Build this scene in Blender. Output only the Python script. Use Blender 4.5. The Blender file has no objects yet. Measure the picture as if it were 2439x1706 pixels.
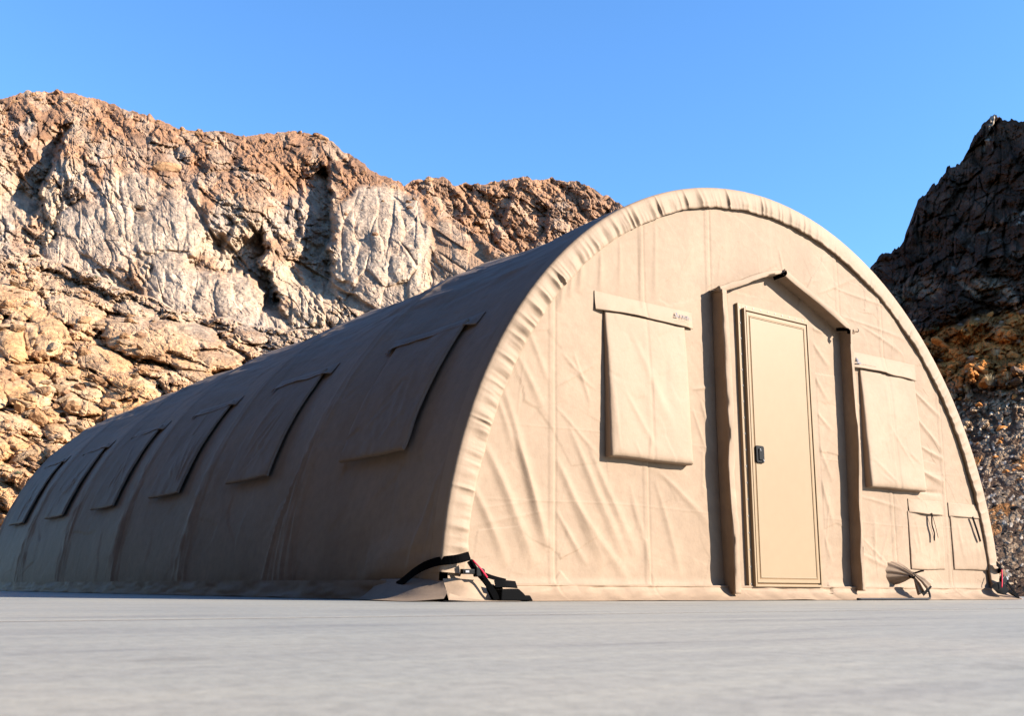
import bpy, math, random
import numpy as np
from mathutils import Matrix, Vector

random.seed(7)
rng = np.random.default_rng(11)
scene = bpy.context.scene
COL = scene.collection

# ------------------------------------------------------------------ camera
F_PX, CX, CY, IW, IH = 2498.35, 1219.5, 853.0, 2439.0, 1706.0
PITCH, ROLL, YAW = 0.2165, 0.0057, 0.6431
CAM = np.array([-6.2446, -5.0434, 0.0733])
_sy, _cy = math.sin(YAW), math.cos(YAW)
RIGHT = np.array([_cy, -_sy, 0.0]); FWDH = np.array([_sy, _cy, 0.0]); UP = np.array([0.0, 0.0, 1.0])
FWD = FWDH * math.cos(PITCH) + UP * math.sin(PITCH)
_u = -FWDH * math.sin(PITCH) + UP * math.cos(PITCH)
R2 = RIGHT * math.cos(ROLL) + _u * math.sin(ROLL)
U2 = -RIGHT * math.sin(ROLL) + _u * math.cos(ROLL)
cam = bpy.data.cameras.new('camera'); camo = bpy.data.objects.new('camera', cam); COL.objects.link(camo)
camo.matrix_world = Matrix(((R2[0], U2[0], -FWD[0], CAM[0]), (R2[1], U2[1], -FWD[1], CAM[1]),
                            (R2[2], U2[2], -FWD[2], CAM[2]), (0, 0, 0, 1)))
cam.sensor_width = 36.0; cam.sensor_fit = 'HORIZONTAL'; cam.lens = F_PX / IW * 36.0
cam.clip_start = 0.02; cam.clip_end = 6000
cam.dof.use_dof = True; cam.dof.focus_distance = 12.0; cam.dof.aperture_fstop = 14.0
scene.camera = camo
scene.render.resolution_x = 1024; scene.render.resolution_y = 717

# ------------------------------------------------------------------ light
SUN = np.array([0.585, -0.69, 0.415]); SUN /= np.linalg.norm(SUN)
world = bpy.data.worlds.new('World'); scene.world = world; world.use_nodes = True
wn = world.node_tree; wn.nodes.clear()
sky = wn.nodes.new('ShaderNodeTexSky'); sky.sky_type = 'NISHITA'; sky.sun_disc = False
sky.sun_elevation = math.asin(SUN[2]); sky.sun_rotation = math.atan2(SUN[0], SUN[1])
sky.altitude = 1200; sky.air_density = 1.6; sky.dust_density = 0.0; sky.ozone_density = 10.0
bg = wn.nodes.new('ShaderNodeBackground'); bg.inputs[1].default_value = 0.091
wo = wn.nodes.new('ShaderNodeOutputWorld')
wn.links.new(sky.outputs[0], bg.inputs[0]); wn.links.new(bg.outputs[0], wo.inputs[0])
sl = bpy.data.lights.new('sun', 'SUN'); sl.energy = 5.0; sl.angle = math.radians(0.5); sl.color = (1.0, 0.915, 0.80)
so = bpy.data.objects.new('sun', sl); COL.objects.link(so)
so.rotation_euler = Vector((-SUN[0], -SUN[1], -SUN[2])).to_track_quat('-Z', 'Y').to_euler()
scene.view_settings.view_transform = 'Standard'; scene.view_settings.look = 'None'
scene.view_settings.exposure = 1.8; scene.view_settings.gamma = 1.0
scene.view_settings.use_curve_mapping = False

# ------------------------------------------------------------------ helpers
f32 = np.float32
def _hash(ix, iy, seed):
    h = (ix.astype(np.uint32) * np.uint32(374761393) + iy.astype(np.uint32) * np.uint32(668265263)
         + np.uint32((seed * 2246822519) & 0xffffffff))
    h = (h ^ (h >> np.uint32(13))) * np.uint32(1274126177)
    h = (h ^ (h >> np.uint32(16))) * np.uint32(2654435761)
    return ((h ^ (h >> np.uint32(15))) & np.uint32(0xffffff)).astype(f32) / f32(16777215.0)

def vnoise(x, y, seed=0):
    x = np.asarray(x, f32); y = np.asarray(y, f32)
    xi = np.floor(x); yi = np.floor(y); fx = x - xi; fy = y - yi
    xi = xi.astype(np.int32); yi = yi.astype(np.int32)
    sx = fx * fx * fx * (fx * (fx * 6 - 15) + 10); sy = fy * fy * fy * (fy * (fy * 6 - 15) + 10)
    a = _hash(xi, yi, seed); b = _hash(xi + 1, yi, seed); c = _hash(xi, yi + 1, seed); d = _hash(xi + 1, yi + 1, seed)
    return (a + (b - a) * sx + (c - a) * sy + (a - b - c + d) * sx * sy) * 2 - 1

def fbm(x, y, octaves=4, seed=0, gain=0.5):
    s = 0; a = 1.0; n = 0
    for o in range(octaves):
        s = s + a * vnoise(x * (2 ** o) + 17.3 * o, y * (2 ** o) - 9.1 * o, seed + o * 13); n += a; a *= gain
    return s / n

def voro(x, y, seed=0):
    """F1, F2, cell random, offset to the nearest feature point"""
    x = np.asarray(x, f32); y = np.asarray(y, f32)
    xi = np.floor(x).astype(np.int32); yi = np.floor(y).astype(np.int32)
    F1 = np.full(x.shape, 9, f32); F2 = np.full(x.shape, 9, f32)
    H = np.zeros(x.shape, f32); DX = np.zeros(x.shape, f32); DY = np.zeros(x.shape, f32)
    for a in (-1, 0, 1):
        for b in (-1, 0, 1):
            cx = xi + a; cy = yi + b
            dx = x - (cx + _hash(cx, cy, seed)); dy = y - (cy + _hash(cx, cy, seed + 51))
            d = np.sqrt(dx * dx + dy * dy)
            near = d < F1
            F2 = np.where(near, F1, np.minimum(F2, d))
            F1 = np.where(near, d, F1); DX = np.where(near, dx, DX); DY = np.where(near, dy, DY)
            H = np.where(near, _hash(cx, cy, seed + 97), H)
    return F1, F2, H, DX, DY

def sstep(a, b, x):
    t = np.clip((np.asarray(x) - a) / (b - a), 0, 1); return t * t * (3 - 2 * t)

def ray(x, y):
    x = np.asarray(x, float)[..., None]; y = np.asarray(y, float)[..., None]
    return FWD + R2 * (x - CX) / F_PX - U2 * (y - CY) / F_PX

def front(x, y, Y=0.0):
    d = ray(x, y); t = (Y - CAM[1]) / d[..., 1]; P = CAM + t[..., None] * d
    return P

def tag(o, label=None, cat=None, group=None, kind=None):
    if label: o['label'] = label
    if cat: o['category'] = cat
    if group: o['group'] = group
    if kind: o['kind'] = kind
    return o

def link(name, me, mat=None, parent=None):
    o = bpy.data.objects.new(name, me); COL.objects.link(o)
    if mat is not None and me is not None and not me.materials: me.materials.append(mat)
    if parent is not None: o.parent = parent
    return o

def np_mesh(name, V, Q, smooth=True, colors=None):
    V = np.ascontiguousarray(V.reshape(-1, 3), f32); Q = np.ascontiguousarray(Q, np.int32); k = Q.shape[1]
    me = bpy.data.meshes.new(name)
    me.vertices.add(len(V)); me.vertices.foreach_set('co', V.ravel())
    me.loops.add(Q.size); me.loops.foreach_set('vertex_index', Q.ravel())
    me.polygons.add(len(Q)); me.polygons.foreach_set('loop_start', np.arange(0, Q.size, k, dtype=np.int32))
    me.polygons.foreach_set('loop_total', np.full(len(Q), k, np.int32))
    me.polygons.foreach_set('use_smooth', np.full(len(Q), smooth, bool))
    if colors is not None:
        ca = me.color_attributes.new('tint', 'FLOAT_COLOR', 'POINT')
        c4 = np.ones((len(V), 4), f32); c4[:, :3] = colors.reshape(-1, 3); ca.data.foreach_set('color', c4.ravel())
    me.update(calc_edges=True); me.validate()
    return me

def grid_quads(nu, nv, closed_v=False, flip=False):
    i = np.arange(nu - 1)[:, None]; j = np.arange(nv if closed_v else nv - 1)[None, :]
    j2 = (j + 1) % nv
    a = i * nv + j; b = (i + 1) * nv + j; c = (i + 1) * nv + j2; d = i * nv + j2
    q = np.stack([a, b, c, d], -1).reshape(-1, 4)
    return q[:, ::-1] if flip else q

def grid_obj(name, P, mat, parent=None, closed_v=False, flip=False, smooth=True, colors=None):
    nu, nv = P.shape[:2]
    return link(name, np_mesh(name, P, grid_quads(nu, nv, closed_v, flip), smooth, colors), mat, parent)

def poly_obj(name, verts, faces, mat, parent=None, smooth=False):
    me = bpy.data.meshes.new(name); me.from_pydata([tuple(map(float, v)) for v in verts], [], faces)
    me.update()
    if smooth:
        for p in me.polygons: p.use_smooth = True
    return link(name, me, mat, parent)

class MB:
    def __init__(s): s.v = []; s.f = []
    def box(s, a, b):
        x0, y0, z0 = a; x1, y1, z1 = b; n = len(s.v)
        s.v += [(x0, y0, z0), (x1, y0, z0), (x1, y1, z0), (x0, y1, z0), (x0, y0, z1), (x1, y0, z1), (x1, y1, z1), (x0, y1, z1)]
        s.f += [tuple(n + k for k in q) for q in ((0, 3, 2, 1), (4, 5, 6, 7), (0, 1, 5, 4), (1, 2, 6, 5), (2, 3, 7, 6), (3, 0, 4, 7))]
        return s
    def prism(s, pts, y0, y1):
        """polygon in x,z extruded along y"""
        n = len(s.v); k = len(pts)
        s.v += [(x, y0, z) for x, z in pts] + [(x, y1, z) for x, z in pts]
        s.f.append(tuple(n + i for i in range(k))); s.f.append(tuple(n + k + i for i in reversed(range(k))))
        for i in range(k): s.f.append((n + i, n + k + i, n + k + (i + 1) % k, n + (i + 1) % k))
        return s
    def build(s, name, mat, parent=None, smooth=False, bevel=0):
        o = poly_obj(name, s.v, s.f, mat, parent, smooth)
        if bevel:
            m = o.modifiers.new('bevel', 'BEVEL'); m.width = bevel; m.segments = 2; m.limit_method = 'ANGLE'
        return o

def catmull(pts, n):
    P = np.array(pts, float); k = len(P)
    if k == 2: t = np.linspace(0, 1, n)[:, None]; return P[0] * (1 - t) + P[1] * t
    E = np.vstack([2 * P[0] - P[1], P, 2 * P[-1] - P[-2]]); out = []
    for t in np.linspace(0, k - 1 - 1e-6, n):
        i = int(t); u = t - i; a, b, c, d = E[i:i + 4]
        out.append(0.5 * (2 * b + (c - a) * u + (2 * a - 5 * b + 4 * c - d) * u * u + (3 * b - a - 3 * c + d) * u ** 3))
    return np.array(out)

def tube(name, pts, r, mat, parent=None, n=24, k=10):
    P = catmull(pts, n); T = np.gradient(P, axis=0); T /= np.linalg.norm(T, axis=1)[:, None]
    up = np.array([0.13, 0.21, 0.97]); A = np.cross(T, up); A /= np.linalg.norm(A, axis=1)[:, None]; B = np.cross(T, A)
    a = np.linspace(0, 2 * math.pi, k, endpoint=False); rr = np.broadcast_to(np.asarray(r, float), (n,))
    G = P[:, None] + rr[:, None, None] * (np.cos(a)[None, :, None] * A[:, None] + np.sin(a)[None, :, None] * B[:, None])
    c0 = np.repeat(P[:1, None], k, 1); c1 = np.repeat(P[-1:, None], k, 1)
    return grid_obj(name, np.concatenate([c0, G, c1], 0), mat, parent, closed_v=True)

def ribbon(name, pts, width, normal, mat, parent=None, n=30, thick=0.004):
    """flat webbing: width runs across the path, in the plane at right angles to normal"""
    P = catmull(pts, n); T = np.gradient(P, axis=0); T /= np.linalg.norm(T, axis=1)[:, None]
    N = np.broadcast_to(np.array(normal, float), P.shape) if np.ndim(normal) == 1 else catmull(normal, n)
    A = np.cross(T, N); A /= np.linalg.norm(A, axis=1)[:, None]; N2 = np.cross(A, T)
    w = np.broadcast_to(np.asarray(width, float), (n,))[:, None] / 2
    G = np.stack([P - A * w + N2 * thick / 2, P + A * w + N2 * thick / 2, P + A * w - N2 * thick / 2, P - A * w - N2 * thick / 2], 1)
    o = grid_obj(name, G, mat, parent, closed_v=True, smooth=False)
    return o

# ------------------------------------------------------------------ materials
def new_mat(name):
    m = bpy.data.materials.new(name); m.use_nodes = True; nt = m.node_tree
    return m, nt, nt.nodes['Principled BSDF']
def N(nt, t, **kw):
    n = nt.nodes.new(t)
    for k, v in kw.items(): setattr(n, k, v)
    return n
def ramp(nt, stops):
    r = nt.nodes.new('ShaderNodeValToRGB'); e = r.color_ramp.elements
    while len(e) < len(stops): e.new(0.5)
    for q, (p, c) in zip(e, stops):
        q.position = p; q.color = c if len(c) == 4 else (*c, 1)
    return r
def noise_tex(nt, scale, detail=4, rough=0.5, vec=None):
    n = nt.nodes.new('ShaderNodeTexNoise'); n.inputs['Scale'].default_value = scale
    n.inputs['Detail'].default_value = detail; n.inputs['Roughness'].default_value = rough
    if vec is not None: nt.links.new(vec, n.inputs['Vector'])
    return n
def mapping(nt, scale, rot=(0, 0, 0)):
    tc = nt.nodes.new('ShaderNodeTexCoord'); mp = nt.nodes.new('ShaderNodeMapping')
    mp.inputs['Scale'].default_value = scale; mp.inputs['Rotation'].default_value = rot
    nt.links.new(tc.outputs['Object'], mp.inputs['Vector']); return mp.outputs['Vector']

def fabric_mat(name, col, rough=0.65, var=0.12, weave=True):
    m, nt, b = new_mat(name); L = nt.links
    v = mapping(nt, (1, 1, 1))
    n1 = noise_tex(nt, 1.7, 5, 0.6, v); n2 = noise_tex(nt, 14, 4, 0.6, v)
    mx = N(nt, 'ShaderNodeMath', operation='MULTIPLY'); L.new(n1.outputs[0], mx.inputs[0]); L.new(n2.outputs[0], mx.inputs[1])
    c = np.array(col) * np.array([0.482, 0.546, 0.592])
    r = ramp(nt, [(0.12, tuple(c * (1 - var))), (0.40, tuple(np.minimum(c * (1 + var * 0.6), 1)))])
    L.new(mx.outputs[0], r.inputs[0]); L.new(r.outputs[0], b.inputs['Base Color'])
    b.inputs['Roughness'].default_value = rough
    b.inputs['Specular IOR Level'].default_value = 0.12
    if weave:
        n3 = noise_tex(nt, 30, 5, 0.65, v); n4 = noise_tex(nt, 700, 2, 0.5, v)
        ad = N(nt, 'ShaderNodeMath', operation='MULTIPLY_ADD'); ad.inputs[1].default_value = 0.10
        L.new(n4.outputs[0], ad.inputs[0]); L.new(n3.outputs[0], ad.inputs[2])
        bp = N(nt, 'ShaderNodeBump'); bp.inputs['Strength'].default_value = 0.16; bp.inputs['Distance'].default_value = 0.012
        L.new(ad.outputs[0], bp.inputs['Height']); L.new(bp.outputs[0], b.inputs['Normal'])
        # dust, darker towards grime patches
        n6 = noise_tex(nt, 0.9, 6, 0.7, v); r6 = ramp(nt, [(0.35, (0.90, 0.89, 0.87)), (0.62, (1.03, 1.03, 1.03))]); L.new(n6.outputs[0], r6.inputs[0])
        x6 = N(nt, 'ShaderNodeMix', data_type='RGBA', blend_type='MULTIPLY'); x6.inputs[0].default_value = 1
        L.new(r.outputs[0], x6.inputs[6]); L.new(r6.outputs[0], x6.inputs[7]); L.new(x6.outputs[2], b.inputs['Base Color'])
    return m

TAN = (0.475, 0.30, 0.192)
M_FAB = fabric_mat('tan_canvas', TAN)
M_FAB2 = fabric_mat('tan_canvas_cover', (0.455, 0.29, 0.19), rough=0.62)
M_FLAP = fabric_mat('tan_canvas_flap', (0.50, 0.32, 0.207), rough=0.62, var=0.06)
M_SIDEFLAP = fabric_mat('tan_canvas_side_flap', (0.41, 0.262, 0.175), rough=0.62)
M_DOOR = fabric_mat('tan_painted_door', (0.452, 0.283, 0.160), rough=0.42, var=0.03, weave=False)
def plain(name, col, rough=0.5, metal=0.0, spec=0.12):
    m, nt, b = new_mat(name); n = noise_tex(nt, 60, 3); c = np.array(col)
    r = ramp(nt, [(0.3, tuple(c * 0.85)), (0.7, tuple(np.minimum(c * 1.15, 1)))])
    nt.links.new(n.outputs[0], r.inputs[0]); nt.links.new(r.outputs[0], b.inputs['Base Color'])
    b.inputs['Roughness'].default_value = rough; b.inputs['Metallic'].default_value = metal; b.inputs['Specular IOR Level'].default_value = spec
    return m
M_BLACK = plain('black_webbing', (0.0018, 0.0018, 0.002), 0.85, 0.0, 0.02)
M_PLASTIC = plain('black_plastic', (0.003, 0.003, 0.0035), 0.45, 0.0, 0.08)
M_LINER = plain('black_vinyl', (0.0015, 0.0015, 0.0018), 0.7, 0.0, 0.03)
M_RED = plain('red_cord', (0.55, 0.02, 0.05), 0.6)
M_STEEL = plain('steel', (0.16, 0.16, 0.17), 0.5, 0.3, 0.3)
M_GROOVE = plain('dark_rubber_gasket', (0.16, 0.095, 0.045), 0.7)
M_INK = plain('blue_ink', (0.095, 0.10, 0.125), 0.6)
M_INK2 = plain('faded_grey_ink', (0.17, 0.13, 0.105), 0.6)
M_HOSE = plain('rubber_hose', (0.02, 0.018, 0.02), 0.6)

def rock_mat(name, scale=1.0, bump=0.5, dist=0.3, spec=0.15):
    m, nt, b = new_mat(name); L = nt.links
    at = N(nt, 'ShaderNodeAttribute', attribute_name='tint')
    v = mapping(nt, (scale,) * 3)
    n1 = noise_tex(nt, 0.35, 6, 0.65, v); n2 = noise_tex(nt, 2.3, 5, 0.7, v)
    r1 = ramp(nt, [(0.3, (0.72, 0.70, 0.70)), (0.7, (1.22, 1.2, 1.18))]); L.new(n1.outputs[0], r1.inputs[0])
    r2 = ramp(nt, [(0.34, (0.70, 0.67, 0.64)), (0.60, (1.17, 1.17, 1.17))]); L.new(n2.outputs[0], r2.inputs[0])
    x1 = N(nt, 'ShaderNodeMix', data_type='RGBA', blend_type='MULTIPLY'); x1.inputs[0].default_value = 1
    x2 = N(nt, 'ShaderNodeMix', data_type='RGBA', blend_type='MULTIPLY'); x2.inputs[0].default_value = 1
    L.new(at.outputs['Color'], x1.inputs[6]); L.new(r1.outputs[0], x1.inputs[7])
    L.new(x1.outputs[2], x2.inputs[6]); L.new(r2.outputs[0], x2.inputs[7])
    L.new(x2.outputs[2], b.inputs['Base Color']); b.inputs['Roughness'].default_value = 0.85
    b.inputs['Specular IOR Level'].default_value = spec
    bp = N(nt, 'ShaderNodeBump'); bp.inputs['Strength'].default_value = bump; bp.inputs['Distance'].default_value = dist
    n3 = noise_tex(nt, 1.6, 8, 0.7, v)
    vo = N(nt, 'ShaderNodeTexVoronoi', feature='F1'); vo.inputs['Scale'].default_value = 0.8; L.new(n3.outputs['Color'], vo.inputs['Vector'])
    wv = N(nt, 'ShaderNodeMixRGB', blend_type='LINEAR_LIGHT'); wv.inputs[0].default_value = 0.5; L.new(v, wv.inputs[1]); L.new(n3.outputs['Color'], wv.inputs[2]); L.new(wv.outputs[0], vo.inputs['Vector'])
    ma = N(nt, 'ShaderNodeMath', operation='MULTIPLY_ADD'); ma.inputs[1].default_value = 0.7; L.new(vo.outputs['Distance'], ma.inputs[0]); L.new(n3.outputs[0], ma.inputs[2])
    L.new(ma.outputs[0], bp.inputs['Height']); L.new(bp.outputs[0], b.inputs['Normal'])
    return m
M_ROCKFAR = rock_mat('granite_mountain', 1.0, 0.6, 0.5)
M_ROCKNEAR = rock_mat('dark_varnished_rock', 3.0, 0.6, 0.2, 0.04)

def concrete_mat():
    m, nt, b = new_mat('grey_concrete'); L = nt.links
    v = mapping(nt, (1, 1, 1)); vs = mapping(nt, (0.5, 3.2, 1), (0, 0, 0.64))
    n1 = noise_tex(nt, 0.55, 6, 0.6, v); n2 = noise_tex(nt, 2.0, 7, 0.68, vs); n3 = noise_tex(nt, 40, 4, 0.7, v)
    r1 = ramp(nt, [(0.28, (0.194, 0.190, 0.174)), (0.46, (0.234, 0.227, 0.200)), (0.58, (0.249, 0.238, 0.205)), (0.74, (0.276, 0.252, 0.210))]); L.new(n1.outputs[0], r1.inputs[0])
    r2 = ramp(nt, [(0.28, (0.55, 0.55, 0.60)), (0.44, (0.90, 0.90, 0.92)), (0.58, (1.0, 1.0, 1.0)), (0.74, (1.14, 1.11, 1.08))]); L.new(n2.outputs[0], r2.inputs[0])
    r3 = ramp(nt, [(0.30, (0.78, 0.78, 0.78)), (0.6, (1.05, 1.05, 1.05))]); L.new(n3.outputs[0], r3.inputs[0])
    x1 = N(nt, 'ShaderNodeMix', data_type='RGBA', blend_type='MULTIPLY'); x1.inputs[0].default_value = 1
    x2 = N(nt, 'ShaderNodeMix', data_type='RGBA', blend_type='MULTIPLY'); x2.inputs[0].default_value = 1
    L.new(r1.outputs[0], x1.inputs[6]); L.new(r2.outputs[0], x1.inputs[7])
    L.new(x1.outputs[2], x2.inputs[6]); L.new(r3.outputs[0], x2.inputs[7])
    n4 = noise_tex(nt, 3.2, 5, 0.6, v); r4 = ramp(nt, [(0.62, (1, 1, 1)), (0.74, (0.72, 0.71, 0.70))]); L.new(n4.outputs[0], r4.inputs[0])
    x3 = N(nt, 'ShaderNodeMix', data_type='RGBA', blend_type='MULTIPLY'); x3.inputs[0].default_value = 1
    L.new(x2.outputs[2], x3.inputs[6]); L.new(r4.outputs[0], x3.inputs[7])
    L.new(x3.outputs[2], b.inputs['Base Color'])
    b.inputs['Roughness'].default_value = 0.62; b.inputs['Specular IOR Level'].default_value = 0.3
    bp = N(nt, 'ShaderNodeBump'); bp.inputs['Strength'].default_value = 0.25; bp.inputs['Distance'].default_value = 0.004
    L.new(n3.outputs[0], bp.inputs['Height']); L.new(bp.outputs[0], b.inputs['Normal'])
    return m
M_CONC = concrete_mat()
M_SEAL = plain('joint_sealant', (0.125, 0.112, 0.10), 0.8)
def soil_mat():
    m, nt, b = new_mat('dark_desert_gravel'); L = nt.links; v = mapping(nt, (1, 1, 1))
    n1 = noise_tex(nt, 0.2, 8, 0.7, v); n2 = noise_tex(nt, 6, 6, 0.7, v)
    r1 = ramp(nt, [(0.3, (0.085, 0.066, 0.052)), (0.7, (0.17, 0.13, 0.10))]); L.new(n1.outputs[0], r1.inputs[0])
    L.new(r1.outputs[0], b.inputs['Base Color']); b.inputs['Roughness'].default_value = 0.95
    bp = N(nt, 'ShaderNodeBump'); bp.inputs['Distance'].default_value = 0.05; L.new(n2.outputs[0], bp.inputs['Height']); L.new(bp.outputs[0], b.inputs['Normal'])
    return m
M_SOIL = soil_mat()

# ------------------------------------------------------------------ ground and pad
S = 3000
tag(poly_obj('ground', [(-S, -S, -0.16), (S, -S, -0.16), (S, S, -0.16), (-S, S, -0.16)], [(0, 1, 2, 3)], M_SOIL), 'dark gravelly desert ground around the concrete pad', 'ground', kind='structure')
pad = MB().box((-6.95, -7.4, -0.30), (8.5, 15, -0.03)).build('concrete_pad', M_CONC)
tag(pad, 'pale grey concrete pad the tent stands on', 'concrete pad', kind='structure')
MB().box((-6.94, -2.64, -0.026), (8.49, -2.58, -0.0004)).build('joint_sealant', M_SEAL, pad)
for y0, y1 in ((-7.4, -2.64), (-2.58, 15)):
    MB().box((-6.95, y0, -0.026), (8.5, y1, 0.0)).build('slab', M_CONC, pad)

# ------------------------------------------------------------------ left mountain
DSP = 1.0623
def pl(pts, xs, scale=DSP):
    a = np.array(pts, float) * scale; return np.interp(xs, a[:, 0], a[:, 1])

def blocks(x, y, sx, sy, ang, seed, rnd=3.0, p=0.6, off=0.5, tilt=0.8, mask=0.0):
    """jointed rock: each cell stands out, rounded, tilted at random; joints open in some places and close up in others"""
    c, s = math.cos(ang), math.sin(ang)
    xr = (x * c + y * s) / sx; yr = (-x * s + y * c) / sy
    F1, F2, H, DX, DY = voro(xr, yr, seed)
    h2 = np.mod(H * 57.31, 1.0); h3 = np.mod(H * 131.7, 1.0)
    wid = 0.35 + 1.3 * np.mod(H * 211.3, 1.0)
    dome = np.clip((F2 - F1) * rnd * wid, 0, 1) ** p
    if mask: dome = dome * (1 - mask * sstep(-0.15, 0.25, fbm(xr / 2.3, yr / 2.3, 2, seed + 400)))
    soft = sstep(0.0, 0.12, F2 - F1)
    return 0.45 * dome + soft * (off * (H - 0.5) + tilt * ((h2 - 0.5) * DX + (h3 - 0.5) * DY)), H

def step_line(x, y, pts, h, wl, wr, ws=9.0):
    """a wall that faces left: deep just left of the line, coming back over wl px; a low rib wr px wide right of it"""
    a = np.array(pts, float) * DSP
    xl = np.interp(y, a[:, 1], a[:, 0]); s = x - xl + 30 * fbm(y / 55.0, x / 80.0, 4, 5) + 9 * fbm(x / 14.0, y / 14.0, 3, 7)
    fade = sstep(a[0, 1] - 25, a[0, 1] + 45, y) * (1 - sstep(a[-1, 1] - 55, a[-1, 1] + 25, y))
    left = np.exp(np.minimum(s, 0) / wl) * (1 - sstep(-ws, ws, s))
    rib = np.exp(-np.maximum(s, 0) / wr) * sstep(-ws, ws, s)
    return fade * (-h * left + 0.12 * h * rib)

def bulge(rel, x, y, cx, cy, rx, ry, ang, h, keep=0.3):
    """one big rounded boulder or whaleback standing out of the slope, with a joint round it"""
    c, s = math.cos(ang), math.sin(ang)
    u = ((x - cx) * c + (y - cy) * s) / rx; v = (-(x - cx) * s + (y - cy) * c) / ry
    e = np.sqrt(u * u + v * v) * (1 + 0.38 * fbm(x / (0.7 * rx + 9), y / (0.7 * ry + 9), 4, int(cx) % 97, 0.6))
    ins = np.sqrt(np.clip(1 - e ** 2.6, 0, 1))
    return rel * (1 - (1 - keep) * np.minimum(1, 1.6 * ins)) + h * ins - 0.3 * h * np.exp(-((e - 1.06) / 0.09) ** 2)

def crumple_px(x, y, s, seed):
    """flat facets meeting in sharp edges"""
    F1, F2, Hh, DX, DY = voro(x / s, y / (s * 0.8), seed)
    h2 = np.mod(Hh * 57.31, 1.0); h3 = np.mod(Hh * 131.7, 1.0)
    return (Hh - 0.5) * 0.5 + 1.5 * ((h2 - 0.5) * DX + (h3 - 0.5) * DY)

STEP = 2.0
xs = np.concatenate([np.arange(-260, 1520, STEP), np.arange(1520, 2120, 8.0)])
SKY_L = [(-260, 300), (-120, 262), (0, 222), (35, 213), (60, 208), (95, 206), (130, 203), (158, 207), (180, 215), (215, 224), (260, 238), (330, 262), (400, 288), (440, 296), (480, 296), (560, 305), (640, 300), (690, 300), (735, 318), (790, 352), (850, 390), (905, 413), (940, 404), (965, 397), (1000, 408), (1020, 418), (1045, 408), (1075, 418), (1100, 408), (1130, 403), (1165, 399), (1200, 402), (1235, 400), (1260, 405), (1310, 416), (1345, 432), (1390, 460), (1450, 505), (1520, 570), (1600, 680), (1700, 850), (1850, 1130), (1990, 1330)]
ysky = pl(SKY_L, xs) + 6.5 * fbm(xs / 30.0, xs * 0, 4, 3, 0.6) + 3.0 * np.abs(vnoise(xs / 9.0, xs * 0, 8)) - 9 * np.clip(vnoise(xs / 17.0, xs * 0, 21), 0.25, 1)
NR = 590
v = np.linspace(0, 1, NR)
X = np.repeat(xs[:, None], NR, 1); Ybot = 1425.0
Y = ysky[:, None] + (Ybot - ysky)[:, None] * v[None, :]

X64, Y64 = X, Y; X = X.astype(f32); Y = Y.astype(f32)
wx = X + 22 * fbm(X / 110.0, Y / 110.0, 3, 31); wy = Y + 22 * fbm(X / 110.0, Y / 110.0, 3, 47)
# boundary between the near boulder slope and the cliff behind it
yb = pl([(-260, 470), (0, 545), (100, 575), (200, 610), (300, 655), (400, 690), (480, 715), (560, 735), (640, 738), (720, 735), (900, 760), (1700, 900)], X) + 16 * fbm(X / 60.0, Y / 60.0, 3, 61)
low = sstep(-1.5, 1.5, Y - yb)
ysk2 = np.repeat(ysky[:, None], NR, 1)
# boundary of the ridge further back on the right
yr_ = pl([(-260, 20), (700, 200), (850, 388), (905, 415), (960, 445), (1040, 505), (1130, 572), (1250, 640), (1700, 900)], X) + 7 * fbm(X / 40.0, Y / 40.0, 3, 67)
back = 1 - sstep(-5, 5, Y - yr_); back = back * (X > 880)

def slope_d(d0, z0, tana, tanel): return (d0 * tana - z0) / np.maximum(tana - tanel, 0.05)
_d = ray(X64, Y64); hyp = np.hypot(_d[..., 0], _d[..., 1]); TE = _d[..., 2] / hyp
# near slope: rises at 33 degrees from 62 m away
d_low = slope_d(62.0, 0.0, 0.62, TE)
tb = 0.21
# the cliff foot stands just behind the crest of the near slope
te_foot = np.interp(X, xs, (ray(xs, pl([(-260, 470), (0, 545), (200, 610), (400, 690), (560, 735), (720, 735), (900, 760), (1700, 900)], xs))[:, 2] / np.hypot(*ray(xs, pl([(-260, 470), (0, 545), (200, 610), (400, 690), (560, 735), (720, 735), (900, 760), (1700, 900)], xs))[:, :2].T)))
DF = slope_d(62.0, 0.0, 0.62, te_foot) * 1.06 + 3
d_mid = slope_d(DF, DF * te_foot, 1.05, TE)
# above the cliff a gentler slope
te_up = te_foot + 0.62 * (np.interp(X, xs, (ray(xs, ysky)[:, 2] / np.hypot(*ray(xs, ysky)[:, :2].T))) - te_foot)
d_e = slope_d(DF, DF * te_foot, 1.05, te_up); d_up = slope_d(d_e, d_e * te_up, 0.74, TE)
d_cl = np.where(TE > te_up, d_up, d_mid)
d_back = slope_d(190.0, 190.0 * 0.2, 1.15, TE)
dist = np.where(back > 0.5, d_back, d_cl)
dist = dist * (1 - low) + np.minimum(d_low, 190) * low

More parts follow.
